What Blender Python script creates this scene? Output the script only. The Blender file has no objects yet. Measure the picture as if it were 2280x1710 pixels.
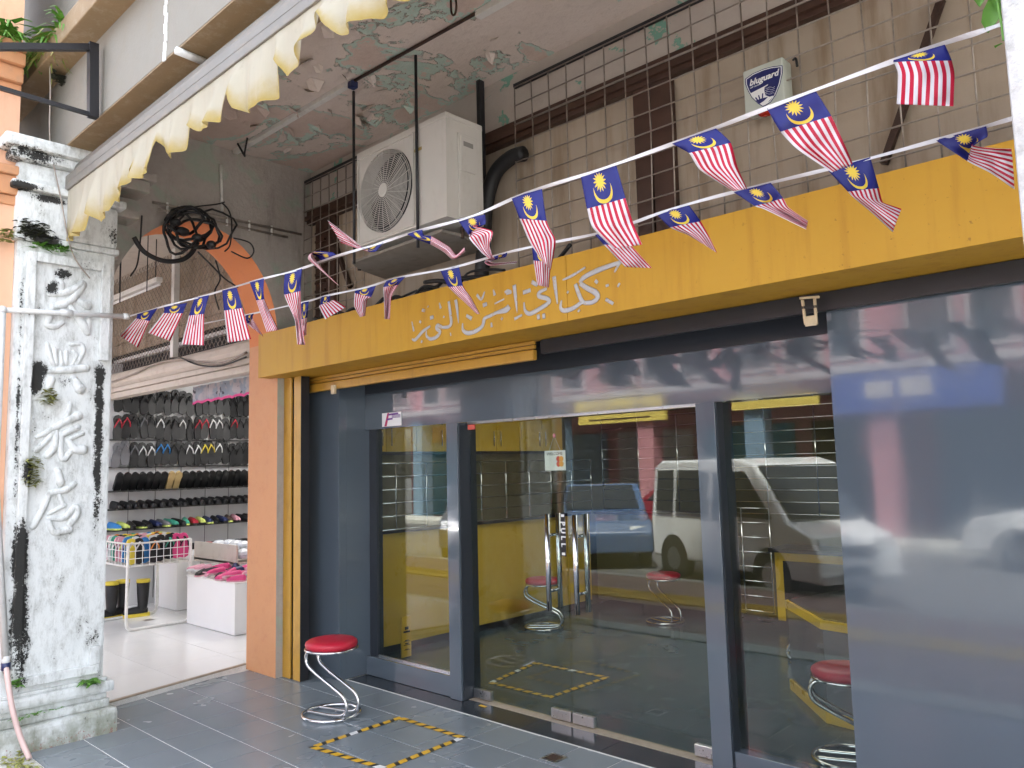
import bpy, bmesh, math, random
from mathutils import Vector, Matrix
R_ = math.radians
random.seed(7)
S = bpy.context.scene
COL = S.collection

# ------------------------------------------------------------------ camera, sky, sun, exposure
CAM = Vector((0, 0, 1.6)); FPX = 1743.2; PW, PH = 2280, 1710
YAW, PITCH, ROLL = 0.75421, 0.10378, -0.02438
_cy, _sy = math.cos(YAW), math.sin(YAW)
FWD = Vector((-_sy*math.cos(PITCH), _cy*math.cos(PITCH), math.sin(PITCH)))
_r = Vector((_cy, _sy, 0)); _u = _r.cross(FWD)
RGT = _r*math.cos(ROLL) + _u*math.sin(ROLL); UPV = -_r*math.sin(ROLL) + _u*math.cos(ROLL)
cam = bpy.data.cameras.new('camera'); cam_o = bpy.data.objects.new('camera', cam); COL.objects.link(cam_o)
cam.sensor_width = 36; cam.lens = FPX/PW*36; cam.clip_end = 2000; cam.clip_start = 0.05
m = Matrix((RGT, UPV, -FWD)).transposed().to_4x4(); m.translation = CAM
cam_o.matrix_world = m; S.camera = cam_o

SUN_EL, SUN_AZ = R_(60), R_(25)          # azimuth measured from +Y towards +X
w = bpy.data.worlds.new('World'); S.world = w; w.use_nodes = True
nt = w.node_tree; nt.nodes.clear()
sky = nt.nodes.new('ShaderNodeTexSky'); sky.sky_type = 'NISHITA'; sky.sun_disc = False
sky.sun_elevation = SUN_EL; sky.sun_rotation = SUN_AZ; sky.air_density = 1.0; sky.dust_density = 4.0; sky.ozone_density = 1.0
hs = nt.nodes.new('ShaderNodeHueSaturation'); hs.inputs['Saturation'].default_value = 0.42
bg = nt.nodes.new('ShaderNodeBackground'); bg.inputs['Strength'].default_value = 0.15
wo = nt.nodes.new('ShaderNodeOutputWorld')
nt.links.new(sky.outputs[0], hs.inputs['Color']); nt.links.new(hs.outputs[0], bg.inputs[0]); nt.links.new(bg.outputs[0], wo.inputs[0])
sl = bpy.data.lights.new('sun', 'SUN'); sl.energy = 4.0; sl.angle = R_(3); sl.color = (1.0, 0.96, 0.9)
so = bpy.data.objects.new('sun', sl); COL.objects.link(so)
sd = Vector((math.sin(SUN_AZ)*math.cos(SUN_EL), math.cos(SUN_AZ)*math.cos(SUN_EL), math.sin(SUN_EL)))
so.rotation_euler = (-sd).to_track_quat('-Z', 'Y').to_euler(); so.location = (3, -6, 12)
S.view_settings.view_transform = 'Standard'; S.view_settings.look = 'None'
S.view_settings.exposure = 2.93; S.view_settings.gamma = 1.0; S.view_settings.use_curve_mapping = False
S.render.engine = 'CYCLES'
S.cycles.use_denoising = True
S.cycles.use_adaptive_sampling = True; S.cycles.adaptive_threshold = 0.025
S.cycles.max_bounces = 9; S.cycles.diffuse_bounces = 4; S.cycles.glossy_bounces = 4; S.cycles.transparent_max_bounces = 16
S.cycles.sample_clamp_indirect = 6.0

# ------------------------------------------------------------------ measuring helpers: a picture point on a known plane of the place
def ray(x, y): return FWD + RGT*((x-PW/2)/FPX) - UPV*((y-PH/2)/FPX)
def PZ(x, y, z=0.0):
    d = ray(x, y); return CAM + d*((z-CAM.z)/d.z)
def PY(x, y, Y):
    d = ray(x, y); return CAM + d*(Y/d.y)
def PX(x, y, X):
    d = ray(x, y); return CAM + d*(X/d.x)
def PL(x, y, p0, n):
    d = ray(x, y); return CAM + d*((p0-CAM).dot(n)/d.dot(n))

# ------------------------------------------------------------------ mesh helpers
class MB:
    def __init__(s): s.v = []; s.f = []; s.mi = []; s.uv = {}; s.cur = 0; s.smooth = False
    def add(s, vs, fs, mi=None):
        b = len(s.v); s.v += [tuple(p) for p in vs]
        for f in fs:
            s.f.append([b+i for i in f]); s.mi.append(s.cur if mi is None else mi)
    def box(s, a, b, bev=0.0):
        x0, y0, z0 = [min(a[i], b[i]) for i in range(3)]; x1, y1, z1 = [max(a[i], b[i]) for i in range(3)]
        if bev <= 0:
            s.add([(x0,y0,z0),(x1,y0,z0),(x1,y1,z0),(x0,y1,z0),(x0,y0,z1),(x1,y0,z1),(x1,y1,z1),(x0,y1,z1)],
                  [(0,3,2,1),(4,5,6,7),(0,1,5,4),(1,2,6,5),(2,3,7,6),(3,0,4,7)])
        else:
            bm = bmesh.new(); bmesh.ops.create_cube(bm, size=1.0)
            for v in bm.verts: v.co = Vector(((x0+x1)/2+v.co.x*(x1-x0), (y0+y1)/2+v.co.y*(y1-y0), (z0+z1)/2+v.co.z*(z1-z0)))
            bmesh.ops.bevel(bm, geom=list(bm.edges), offset=bev, segments=2, affect='EDGES', profile=0.6)
            s.bm(bm)
        return s
    def bm(s, bm):
        bm.verts.index_update(); s.add([v.co[:] for v in bm.verts], [[v.index for v in f.verts] for f in bm.faces]); bm.free()
    def obox(s, c, ax, ay, az):      # box about centre c with half-axes
        c = Vector(c); vs = [c+ax*i+ay*j+az*k for k in (-1,1) for j in (-1,1) for i in (-1,1)]
        s.add(vs, [(0,2,3,1),(4,5,7,6),(0,1,5,4),(1,3,7,5),(3,2,6,7),(2,0,4,6)]); return s
    def bar(s, p, q, wd, hd=None):   # square bar from p to q
        p, q = Vector(p), Vector(q); d = (q-p); L = d.length; d.normalize()
        up = Vector((0,0,1)) if abs(d.z) < .95 else Vector((1,0,0))
        a = d.cross(up).normalized(); b = a.cross(d)
        return s.obox((p+q)/2, d*L/2, a*wd/2, b*(hd or wd)/2)
    def tube(s, pts, r, n=8, caps=True, flat=None, closed=False):
        pts = [Vector(p) for p in pts]; k = len(pts)
        rs = r if isinstance(r, (list, tuple)) else [r]*k
        tang = []
        for i in range(k):
            a = pts[(i-1) % k] if (closed or i > 0) else pts[i]; b = pts[(i+1) % k] if (closed or i < k-1) else pts[i]
            t = (b-a); tang.append(t.normalized() if t.length > 1e-9 else Vector((0,0,1)))
        t0 = tang[0]; nrm = t0.orthogonal().normalized()
        rings = []
        for i in range(k):
            nrm = (nrm - tang[i]*nrm.dot(tang[i]))
            nrm = nrm.normalized() if nrm.length > 1e-6 else tang[i].orthogonal().normalized()
            bi = tang[i].cross(nrm)
            ring = []
            for j in range(n):
                a = 2*math.pi*j/n; o = (nrm*math.cos(a)+bi*math.sin(a))*rs[i]
                if flat: o = Vector((o.x*flat[0], o.y*flat[1], o.z*flat[2]))
                ring.append(pts[i]+o)
            rings.append(ring)
        vs = [p for r0 in rings for p in r0]; fs = []
        for i in range(k if closed else k-1):
            i2 = (i+1) % k
            for j in range(n):
                fs.append((i*n+j, i*n+(j+1) % n, i2*n+(j+1) % n, i2*n+j))
        if caps and not closed:
            fs.append(tuple(reversed(range(n)))); fs.append(tuple((k-1)*n+j for j in range(n)))
        s.add(vs, fs); return s
    def lathe(s, c, prof, n=24, axis='z'):
        c = Vector(c); vs = []; fs = []
        for (r, h) in prof:
            for j in range(n):
                a = 2*math.pi*j/n; p = (r*math.cos(a), r*math.sin(a), h)
                if axis == 'y': p = (p[0], p[2], p[1])
                if axis == 'x': p = (p[2], p[0], p[1])
                vs.append(c+Vector(p))
        k = len(prof)
        for i in range(k-1):
            for j in range(n): fs.append((i*n+j, i*n+(j+1) % n, (i+1)*n+(j+1) % n, (i+1)*n+j))
        fs.append(tuple(reversed(range(n)))); fs.append(tuple((k-1)*n+j for j in range(n)))
        s.add(vs, fs); return s
    def prism(s, poly, d):           # closed polygon (3-D points) pushed along d
        poly = [Vector(p) for p in poly]; d = Vector(d); n = len(poly)
        s.add(poly+[p+d for p in poly], [tuple(range(n)), tuple(reversed(range(n, 2*n)))]+[(i, i+n, (i+1) % n+n, (i+1) % n) for i in range(n)]); return s
    def ball(s, c, r, sc=(1,1,1), u=10, v=7):
        bm = bmesh.new(); bmesh.ops.create_uvsphere(bm, u_segments=u, v_segments=v, radius=r)
        for q in bm.verts: q.co = Vector((q.co.x*sc[0]+c[0], q.co.y*sc[1]+c[1], q.co.z*sc[2]+c[2]))
        s.bm(bm); return s
    def build(s, name, mats, parent=None, smooth=None, fixn=True):
        off = parent_loc(parent)
        me = bpy.data.meshes.new(name)
        me.from_pydata([(p[0]-off.x, p[1]-off.y, p[2]-off.z) for p in s.v], [], s.f)
        if not isinstance(mats, (list, tuple)): mats = [mats]
        for q in mats: me.materials.append(q)
        if len(mats) > 1: me.polygons.foreach_set('material_index', s.mi)
        if fixn:
            bm = bmesh.new(); bm.from_mesh(me); bmesh.ops.recalc_face_normals(bm, faces=bm.faces); bm.to_mesh(me); bm.free()
        if smooth or (smooth is None and s.smooth): me.polygons.foreach_set('use_smooth', [True]*len(me.polygons))
        o = bpy.data.objects.new(name, me); COL.objects.link(o)
        if parent is not None: o.parent = parent
        return o
def parent_loc(p):
    o = Vector((0, 0, 0))
    while p is not None: o += p.location; p = p.parent
    return o
def tag(o, label=None, cat=None, group=None, kind=None):
    if label: o['label'] = label
    if cat: o['category'] = cat
    if group: o['group'] = group
    if kind: o['kind'] = kind
    return o
def thing(name, label, cat, loc=(0, 0, 0), group=None):
    o = bpy.data.objects.new(name, None); COL.objects.link(o); o.location = loc; o.empty_display_size = .1
    return tag(o, label, cat, group)
def single(name, mb, mat, label, cat, group=None, smooth=None):
    return tag(mb.build(name, mat, None, smooth), label, cat, group)
def catmull(pts, per=6):
    pts = [Vector(p) for p in pts]; out = []
    for i in range(len(pts)-1):
        p0 = pts[max(i-1, 0)]; p1 = pts[i]; p2 = pts[i+1]; p3 = pts[min(i+2, len(pts)-1)]
        for k in range(per):
            t = k/per; out.append(0.5*((2*p1)+(p2-p0)*t+(2*p0-5*p1+4*p2-p3)*t*t+(3*p1-p0-3*p2+p3)*t**3))
    out.append(pts[-1]); return out
def lerpl(a, n):
    out = []
    for i in range(n):
        t = i/(n-1)*(len(a)-1); k = min(int(t), len(a)-2); out.append(a[k]+(a[k+1]-a[k])*(t-k))
    return out
def text_mesh(body, size, ax, ay, org, align='CENTER', thick=0.002, font_shear=0.0, bold=0.0, name='lettering', mat=None, parent=None):
    cu = bpy.data.curves.new('txt', 'FONT'); cu.body = body; cu.size = size; cu.align_x = align; cu.align_y = 'CENTER'; cu.shear = font_shear; cu.offset = bold
    cu.extrude = thick/2; cu.resolution_u = 3
    o = bpy.data.objects.new('txt', cu); COL.objects.link(o); bpy.context.view_layer.update()
    me = bpy.data.meshes.new_from_object(o.evaluated_get(bpy.context.evaluated_depsgraph_get()))
    COL.objects.unlink(o); bpy.data.objects.remove(o); bpy.data.curves.remove(cu)
    ax = Vector(ax).normalized(); ay = Vector(ay).normalized(); az = ax.cross(ay); off = parent_loc(parent)
    for v in me.vertices: v.co = Vector(org)-off+ax*v.co.x+ay*v.co.y+az*v.co.z
    me.name = name; me.materials.clear(); me.materials.append(mat)
    ob = bpy.data.objects.new(name, me); COL.objects.link(ob)
    if parent is not None: ob.parent = parent
    return ob

# ------------------------------------------------------------------ materials
class NT:
    def __init__(s, name):
        s.m = bpy.data.materials.new(name); s.m.use_nodes = True; s.t = s.m.node_tree; s.t.nodes.clear()
        s.out = s.t.nodes.new('ShaderNodeOutputMaterial')
    def n(s, ty, **kw):
        x = s.t.nodes.new(ty)
        for k, v in kw.items(): setattr(x, k, v)
        return x
    def link(s, a, b): s.t.links.new(a, b)
    def setin(s, inp, v):
        if isinstance(v, bpy.types.NodeSocket): s.link(v, inp)
        elif v is not None: inp.default_value = v
    def math(s, op, a, b=None, c=None, clamp=False):
        x = s.n('ShaderNodeMath', operation=op, use_clamp=clamp); s.setin(x.inputs[0], a)
        if b is not None: s.setin(x.inputs[1], b)
        if c is not None: s.setin(x.inputs[2], c)
        return x.outputs[0]
    def pos(s): return s.n('ShaderNodeNewGeometry').outputs['Position']
    def map(s, vec, sc=(1, 1, 1), loc=(0, 0, 0), rot=(0, 0, 0)):
        x = s.n('ShaderNodeMapping'); s.link(vec, x.inputs[0]); x.inputs['Scale'].default_value = sc; x.inputs['Location'].default_value = loc; x.inputs['Rotation'].default_value = rot
        return x.outputs[0]
    def noise(s, vec, scale, detail=6, rough=.6, dist=0.0):
        x = s.n('ShaderNodeTexNoise'); s.link(vec, x.inputs['Vector']); x.inputs['Scale'].default_value = scale
        x.inputs['Detail'].default_value = detail; x.inputs['Roughness'].default_value = rough; x.inputs['Distortion'].default_value = dist
        return x.outputs['Fac']
    def ramp(s, fac, stops, interp='LINEAR'):
        x = s.n('ShaderNodeValToRGB'); s.setin(x.inputs[0], fac); cr = x.color_ramp; cr.interpolation = interp
        while len(cr.elements) < len(stops): cr.elements.new(.5)
        for e, (p, c) in zip(cr.elements, stops): e.position = p; e.color = (*c, 1) if len(c) == 3 else c
        return x.outputs[0]
    def step(s, v, a, b):
        x = s.n('ShaderNodeMapRange', interpolation_type='SMOOTHSTEP'); s.setin(x.inputs[0], v); x.inputs[1].default_value = a; x.inputs[2].default_value = b
        return x.outputs[0]
    def mix(s, fac, a, b, blend='MIX'):
        x = s.n('ShaderNodeMix', data_type='RGBA', blend_type=blend); s.setin(x.inputs[0], fac)
        for i, v in ((6, a), (7, b)):
            if isinstance(v, (tuple, list)): v = (*v, 1) if len(v) == 3 else v
            s.setin(x.inputs[i], v)
        return x.outputs[2]
    def sep(s, v):
        x = s.n('ShaderNodeSeparateXYZ'); s.link(v, x.inputs[0]); return x.outputs
    def bump(s, h, strength=.3, dist=.01, normal=None):
        x = s.n('ShaderNodeBump'); s.setin(x.inputs['Height'], h); x.inputs['Strength'].default_value = strength; x.inputs['Distance'].default_value = dist
        if normal is not None: s.link(normal, x.inputs['Normal'])
        return x.outputs[0]
    def pbr(s, col, rough=.6, metal=0, normal=None, spec=.5, coat=0, extra=None):
        p = s.n('ShaderNodeBsdfPrincipled')
        if isinstance(col, (tuple, list)): col = (*col, 1) if len(col) == 3 else col
        s.setin(p.inputs['Base Color'], col); s.setin(p.inputs['Roughness'], rough); p.inputs['Metallic'].default_value = metal
        p.inputs['Specular IOR Level'].default_value = spec; p.inputs['Coat Weight'].default_value = coat
        if normal is not None: s.link(normal, p.inputs['Normal'])
        s.link(p.outputs[0], s.out.inputs[0]); return p
def scl(c, f): return tuple(min(1, x*f) for x in c)
def M(name, col, rough=.6, metal=0, var=.15, vs=6, bump=0.0, bs=60, spec=.5, coat=0, dirt=0.0, dirtcol=(.06, .05, .04), ds=4, dstretch=1.0, rvar=.1):
    t = NT(name); p = t.pos()
    n1 = t.noise(p, vs, 5, .6)
    c = t.mix(n1, scl(col, 1-var), scl(col, 1+var))
    if dirt > 0:
        n2 = t.noise(t.map(p, (1, 1, 1/dstretch)), ds, 8, .7)
        c = t.mix(t.math('MULTIPLY', t.step(n2, .48, .75), dirt), c, dirtcol)
    r = t.math('ADD', t.math('MULTIPLY', t.math('SUBTRACT', t.noise(p, vs*2.3, 4), .5), rvar*2), rough, clamp=True) if rvar else rough
    nrm = t.bump(t.noise(p, bs, 5, .65), bump, .01) if bump > 0 else None
    t.pbr(c, r, metal, nrm, spec, coat); return t.m
# ------------------------------------------------------------------ the material list
def col_paint(name, base, blobs, planeX=True):
    t = NT(name); p = t.pos(); xyz = t.sep(p)
    n = t.noise(t.map(p, (1, 1, .45)), 22, 8, .72); nb = t.noise(p, 5, 6, .6); nf = t.noise(p, 70, 6, .75)
    acc = t.math('MULTIPLY', t.math('SUBTRACT', nb, .5), .35)
    for (y, z, ry, rz, s) in blobs:
        dy = t.math('DIVIDE', t.math('SUBTRACT', xyz[1], y), ry); dz = t.math('DIVIDE', t.math('SUBTRACT', xyz[2], z), rz)
        d = t.math('ADD', t.math('MULTIPLY', dy, dy), t.math('MULTIPLY', dz, dz))
        acc = t.math('ADD', acc, t.math('MULTIPLY', t.math('SUBTRACT', 1, d, clamp=True), s))
    v = t.math('ADD', acc, t.math('ADD', t.math('MULTIPLY', n, .38), t.math('MULTIPLY', nf, .62)))
    mould = t.step(v, .612, .665)
    grime = t.math('MULTIPLY', t.step(t.math('ADD', n, t.math('MULTIPLY', acc, .8)), .42, .76), .75)
    low = t.math('MULTIPLY', t.step(xyz[2], .42, .0), t.step(nb, .35, .62))
    c = t.mix(t.noise(p, 3, 4), scl(base, .93), scl(base, 1.05))
    c = t.mix(grime, c, (.30, .31, .285))
    c = t.mix(t.math('MULTIPLY', t.step(t.noise(t.map(p, (1, 1, .16)), 16, 7, .7), .52, .74), .45), c, (.22, .23, .21))
    c = t.mix(t.math('MULTIPLY', low, .75), c, (.16, .17, .09))
    c = t.mix(t.math('MULTIPLY', t.step(t.math('MULTIPLY', nf, t.step(xyz[2], .3, .0)), .52, .6), .8), c, (.30, .10, .08))
    c = t.mix(mould, c, (.018, .018, .016))
    nrm = t.bump(t.math('ADD', t.math('MULTIPLY', nf, .4), n), .5, .014)
    t.pbr(c, .75, 0, nrm); return t.m
CX = -5.42
def cp(x, y, X=CX): p = PX(x, y, X); return p.y, p.z
_bl = []
for (x, y, ry, rz, s) in [(222, 830, .035, .08, .3), (221, 900, .03, .22, .27), (218, 1000, .03, .25, .27), (216, 1090, .03, .18, .2), (212, 1180, .03, .2, .1),
        (42, 1290, .05, .35, .26), (44, 1420, .06, .3, .27), (45, 1220, .04, .2, .2), (38, 1000, .015, .5, .16), (45, 750, .012, .7, .16),
        (75, 520, .07, .06, .35), (110, 540, .08, .05, .3), (60, 350, .2, .05, .25), (110, 445, .12, .03, .33), (40, 415, .12, .03, .33), (250, 520, .04, .12, .12),
        (140, 610, .05, .04, .3), (115, 640, .04, .05, .3), (85, 830, .05, .09, .34), (75, 860, .04, .06, .3), (150, 850, .05, .05, .15), (60, 1050, .04, .09, .3), (190, 1400, .08, .12, .1)]:
    yy, zz = cp(x, y); _bl.append((yy, zz, ry*1.25, rz*1.15, s*.78))
m_column = col_paint('column_white_paint', (.72, .745, .735), _bl)
m_column2 = M('near_column_paint', (.50, .50, .495), .8, var=.10, vs=9, bump=.5, bs=40, dirt=.55, dirtcol=(.16, .16, .15), ds=26)
m_peach = M('peach_paint', (.72, .42, .27), .7, var=.06, bump=.15, bs=50, dirt=.25, dirtcol=(.30, .17, .10), ds=7, dstretch=3)
m_orange = M('orange_paint', (.66, .215, .06), .65, var=.06, vs=3, bump=.15, bs=45, dirt=.12, dirtcol=(.35, .10, .04), ds=25)
m_orange2 = M('faded_orange_paint', (.56, .27, .13), .7, var=.10, vs=5, bump=.2, bs=45, dirt=.45, dirtcol=(.30, .22, .16), ds=9, dstretch=2)
m_pier = M('pier_orange_paint', (.60, .28, .125), .6, var=.06, vs=3, bump=.15, bs=45, dirt=.25, dirtcol=(.45, .13, .06), ds=16)
m_beam = M('beam_cream_paint', (.25, .238, .205), .75, var=.08, vs=3, bump=.25, bs=40, dirt=.45, dirtcol=(.25, .22, .17), ds=9, dstretch=2)
m_soffit = M('soffit_ochre_paint', (.26, .18, .095), .7, var=.12, vs=4, bump=.2, bs=35, dirt=.3, dirtcol=(.55, .50, .40), ds=14)
m_grout = M('grout', (.74, .73, .70), .85, var=.2, vs=20, bump=.2)
m_concrete = M('old_concrete', (.50, .50, .46), .85, var=.2, vs=8, bump=.4, bs=50, dirt=.55, dirtcol=(.20, .24, .10), ds=9)
m_pipe = M('pvc_pipe', (.62, .63, .62), .45, var=.12, vs=14, dirt=.35, dirtcol=(.25, .25, .23), ds=20)
m_white = M('white_laminate', (.78, .78, .77), .35, var=.03, vs=3)
m_white2 = M('white_metal_paint', (.72, .71, .67), .4, var=.08, vs=12, dirt=.35, dirtcol=(.18, .15, .12), ds=14)
m_black = M('black_paint', (.015, .015, .018), .4, var=.3)
m_rubber = M('black_rubber', (.014, .014, .015), .55, var=.3, vs=18)
m_steel = M('chrome', (.72, .72, .74), .12, 1.0, var=.05, rvar=.05)
m_brushed = M('brushed_steel', (.62, .63, .65), .3, 1.0, var=.08, vs=20, rvar=.1)
m_wire = M('galvanised_wire', (.33, .29, .25), .5, .6, var=.3, vs=30, dirt=.5, dirtcol=(.14, .07, .03), ds=12)
m_timber = M('dark_timber', (.060, .028, .018), .5, var=.5, vs=8, bump=.2, bs=40)
m_red = M('red_vinyl', (.48, .012, .035), .42, var=.06, vs=20, bump=.08, bs=180)
m_ac = M('ac_enamel', (.58, .555, .51), .45, var=.06, vs=5, dirt=.25, dirtcol=(.30, .26, .2), ds=8, dstretch=2)
m_acdark = M('ac_dark_inside', (.03, .03, .032), .6)
m_tray = M('grey_tray_metal', (.24, .22, .19), .65, .1, var=.2, vs=10, dirt=.4, ds=9)
m_yellowmetal = M('yellow_shutter_paint', (.50, .27, .035), .4, var=.08, vs=6, dirt=.35, dirtcol=(.16, .07, .02), ds=14, dstretch=2)
m_yellowboard = M('yellow_counter_laminate', (.66, .42, .045), .3, var=.05, vs=2)
m_yellowtape = M('yellow_tape', (.72, .42, .03), .45, var=.12, vs=30)
m_blacktape = M('black_tape', (.02, .02, .02), .45)
def mk_silver():
    t = NT('dull_silver_letters'); p = t.pos(); n = t.noise(p, 28, 6, .7)
    c = t.mix(t.noise(p, 9, 4), (.36, .36, .375), (.50, .50, .515)); c = t.mix(t.math('MULTIPLY', t.step(n, .55, .64), .8), c, (.47, .25, .035)); t.pbr(c, .45, .1); return t.m
m_silver = mk_silver()
m_blue = M('blue_paint', (.04, .10, .32), .5)
m_print_navy = M('navy_print', (.012, .016, .11), .5, var=.05)
m_print_white = M('white_print', (.78, .78, .77), .5, var=.03)
m_alarm = M('alarm_box_plastic', (.46, .49, .43), .45, var=.05, dirt=.15)
m_purple = M('purple_print', (.12, .02, .22), .5); m_magenta = M('magenta_print', (.45, .02, .10), .5)
m_cream = M('cream_header_paint', (.56, .50, .43), .7, var=.08, vs=4, dirt=.4, dirtcol=(.3, .24, .18), ds=7, bump=.1)
m_leaf = M('leaf_green', (.10, .26, .03), .5, var=.35, vs=40)
m_fern = M('dry_fern', (.24, .25, .06), .6, var=.5, vs=30)
m_moss = M('dark_moss', (.03, .035, .018), .9, var=.6, vs=40, bump=.5, bs=60)
m_hose = M('pink_hose', (.62, .45, .42), .5)
m_rust = M('rusty_steel', (.055, .030, .020), .6, .3, var=.5, vs=25)
m_navyplastic = M('navy_plastic', (.02, .03, .10), .4)

def mk_ceiling():
    t = NT('peeling_ceiling_paint'); p = t.pos(); xyz = t.sep(p)
    n = t.noise(p, 1.35, 9, .62, .5); nf = t.noise(p, 14, 8, .7); nm = t.noise(p, 4, 6, .6)
    grad = t.math('MULTIPLY', t.step(xyz[0], -3.1, -5.6), .17)
    v = t.math('ADD', t.math('ADD', n, grad), t.math('MULTIPLY', t.math('SUBTRACT', nf, .5), .10))
    base = t.mix(nm, (.64, .55, .485), (.71, .63, .57))
    base = t.mix(t.math('MULTIPLY', t.step(nf, .5, .8), .3), base, (.30, .22, .17))
    worn = t.mix(nf, (.52, .40, .34), (.66, .55, .48))
    green = t.mix(nf, (.32, .50, .41), (.60, .66, .60))
    c = t.mix(t.step(v, .600, .606), base, green)
    c = t.mix(t.step(t.math('ADD', v, t.math('MULTIPLY', t.math('SUBTRACT', nm, .5), .12)), .632, .640), c, worn)
    c = t.mix(t.math('MULTIPLY', t.math('MULTIPLY', t.step(v, .592, .600), t.step(v, .610, .603)), .55), c, (.68, .63, .57))
    h = t.math('ADD', t.math('MULTIPLY', t.step(v, .606, .598), 1.0), t.math('MULTIPLY', nf, .25))
    t.pbr(c, .8, 0, t.bump(h, 1.0, .03)); return t.m
m_ceiling = mk_ceiling()
def mk_upper():
    t = NT('upper_wall_board'); p = t.pos(); xyz = t.sep(p)
    st = t.noise(t.map(p, (1, 1, .12)), 9, 6, .6); n = t.noise(p, 2.5, 6, .6); nf = t.noise(p, 25, 6, .7)
    c = t.mix(n, (.33, .265, .195), (.44, .365, .285))
    c = t.mix(t.math('MULTIPLY', t.step(st, .45, .72), .7), c, (.20, .13, .07))
    c = t.mix(t.math('MULTIPLY', t.step(nf, .62, .75), .4), c, (.20, .14, .09))
    t.pbr(c, .75, 0, t.bump(nf, .2, .01)); return t.m
m_upper = mk_upper()
def mk_upperband():
    t = NT('upper_wall_peeling_plaster'); p = t.pos()
    n = t.noise(p, 2.2, 9, .65, .4); nf = t.noise(p, 18, 8, .7)
    c = t.mix(nf, (.44, .38, .33), (.54, .48, .43))
    c = t.mix(t.step(n, .595, .605), c, (.20, .40, .31)); c = t.mix(t.step(n, .64, .65), c, (.50, .33, .29))
    t.pbr(c, .8, 0, t.bump(t.math('ADD', t.step(n, .6, .61), nf), .4, .01)); return t.m
m_upperband = mk_upperband()
def mk_archwall():
    t = NT('stained_arch_plaster'); p = t.pos()
    n = t.noise(p, 2.6, 9, .65, .6); nf = t.noise(p, 20, 8, .72); st = t.noise(t.map(p, (1, 1, .18)), 7, 7, .65)
    c = t.mix(nf, (.33, .29, .255), (.47, .425, .38))
    c = t.mix(t.math('MULTIPLY', t.step(n, .5, .62), .55), c, (.30, .40, .31))
    c = t.mix(t.math('MULTIPLY', t.step(n, .66, .72), .5), c, (.52, .33, .24))
    c = t.mix(t.math('MULTIPLY', t.step(st, .55, .78), .55), c, (.12, .11, .09))
    t.pbr(c, .85, 0, t.bump(t.math('ADD', n, nf), .5, .02)); return t.m
m_archwall = mk_archwall()
def mk_fascia():
    t = NT('yellow_fascia_paint'); p = t.pos(); xyz = t.sep(p)
    n = t.noise(p, 1.6, 5, .55); st = t.noise(t.map(p, (6, 6, .5)), 2.2, 6, .6); nf = t.noise(p, 45, 5, .7)
    c = t.mix(n, (.49, .25, .018), (.55, .325, .040))
    c = t.mix(t.math('MULTIPLY', t.step(st, .46, .74), .5), c, (.36, .165, .018))
    spots = t.math('MULTIPLY', t.step(t.math('ADD', nf, t.math('MULTIPLY', st, .15)), .715, .75), t.step(xyz[0], -2.6, -.8))
    c = t.mix(t.math('MULTIPLY', spots, .6), c, (.20, .09, .02))
    t.pbr(c, t.math('ADD', .42, t.math('MULTIPLY', n, .15)), 0, t.bump(t.noise(p, 2.5, 4), .16, .06), .25); return t.m
m_fascia = mk_fascia()
def mk_panel():
    t = NT('blue_grey_composite_panel'); p = t.pos()
    n = t.noise(p, 1.1, 3, .5); nf = t.noise(p, 30, 5, .7)
    c = t.mix(n, (.082, .104, .128), (.096, .120, .147))
    nrm = t.bump(t.noise(t.map(p, (1, 1, .55)), 2.4, 2, .45), .045, .05)
    t.pbr(c, t.math('ADD', .06, t.math('MULTIPLY', t.step(t.noise(t.map(p, (1, 1, .3)), 3.5, 6, .65), .42, .75), .13)), 0, nrm, .62, .6); return t.m
m_panel = mk_panel()
m_paneldark = M('dark_frame_and_shade', (.026, .031, .040), .28, .0, var=.05, rvar=.0)  # also paints the shaded post sides and the header's dark reflection
def mk_glass(name='pane_glass', tint=(.88, .92, .89)):
    t = NT(name)
    ge = t.n('ShaderNodeNewGeometry'); dt = t.n('ShaderNodeVectorMath', operation='DOT_PRODUCT'); t.link(ge.outputs['Incoming'], dt.inputs[0]); t.link(ge.outputs['Normal'], dt.inputs[1])
    cs = t.math('SUBTRACT', 1.0, t.math('ABSOLUTE', dt.outputs['Value']), clamp=True)
    fr = t.math('ADD', .043, t.math('MULTIPLY', t.math('POWER', cs, 5.0), .957))
    tr = t.n('ShaderNodeBsdfTransparent'); tr.inputs[0].default_value = (*tint, 1)
    gl = t.n('ShaderNodeBsdfGlossy'); gl.inputs['Roughness'].default_value = 0.0; gl.inputs[0].default_value = (1, 1, 1, 1)
    mx = t.n('ShaderNodeMixShader'); t.link(t.math('MULTIPLY', fr, 1.1), mx.inputs[0]); t.link(tr.outputs[0], mx.inputs[1]); t.link(gl.outputs[0], mx.inputs[2])
    t.link(mx.outputs[0], t.out.inputs[0]); return t.m
m_glass = mk_glass()
m_carglass = mk_glass('vehicle_glass', (.35, .42, .40))
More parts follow.
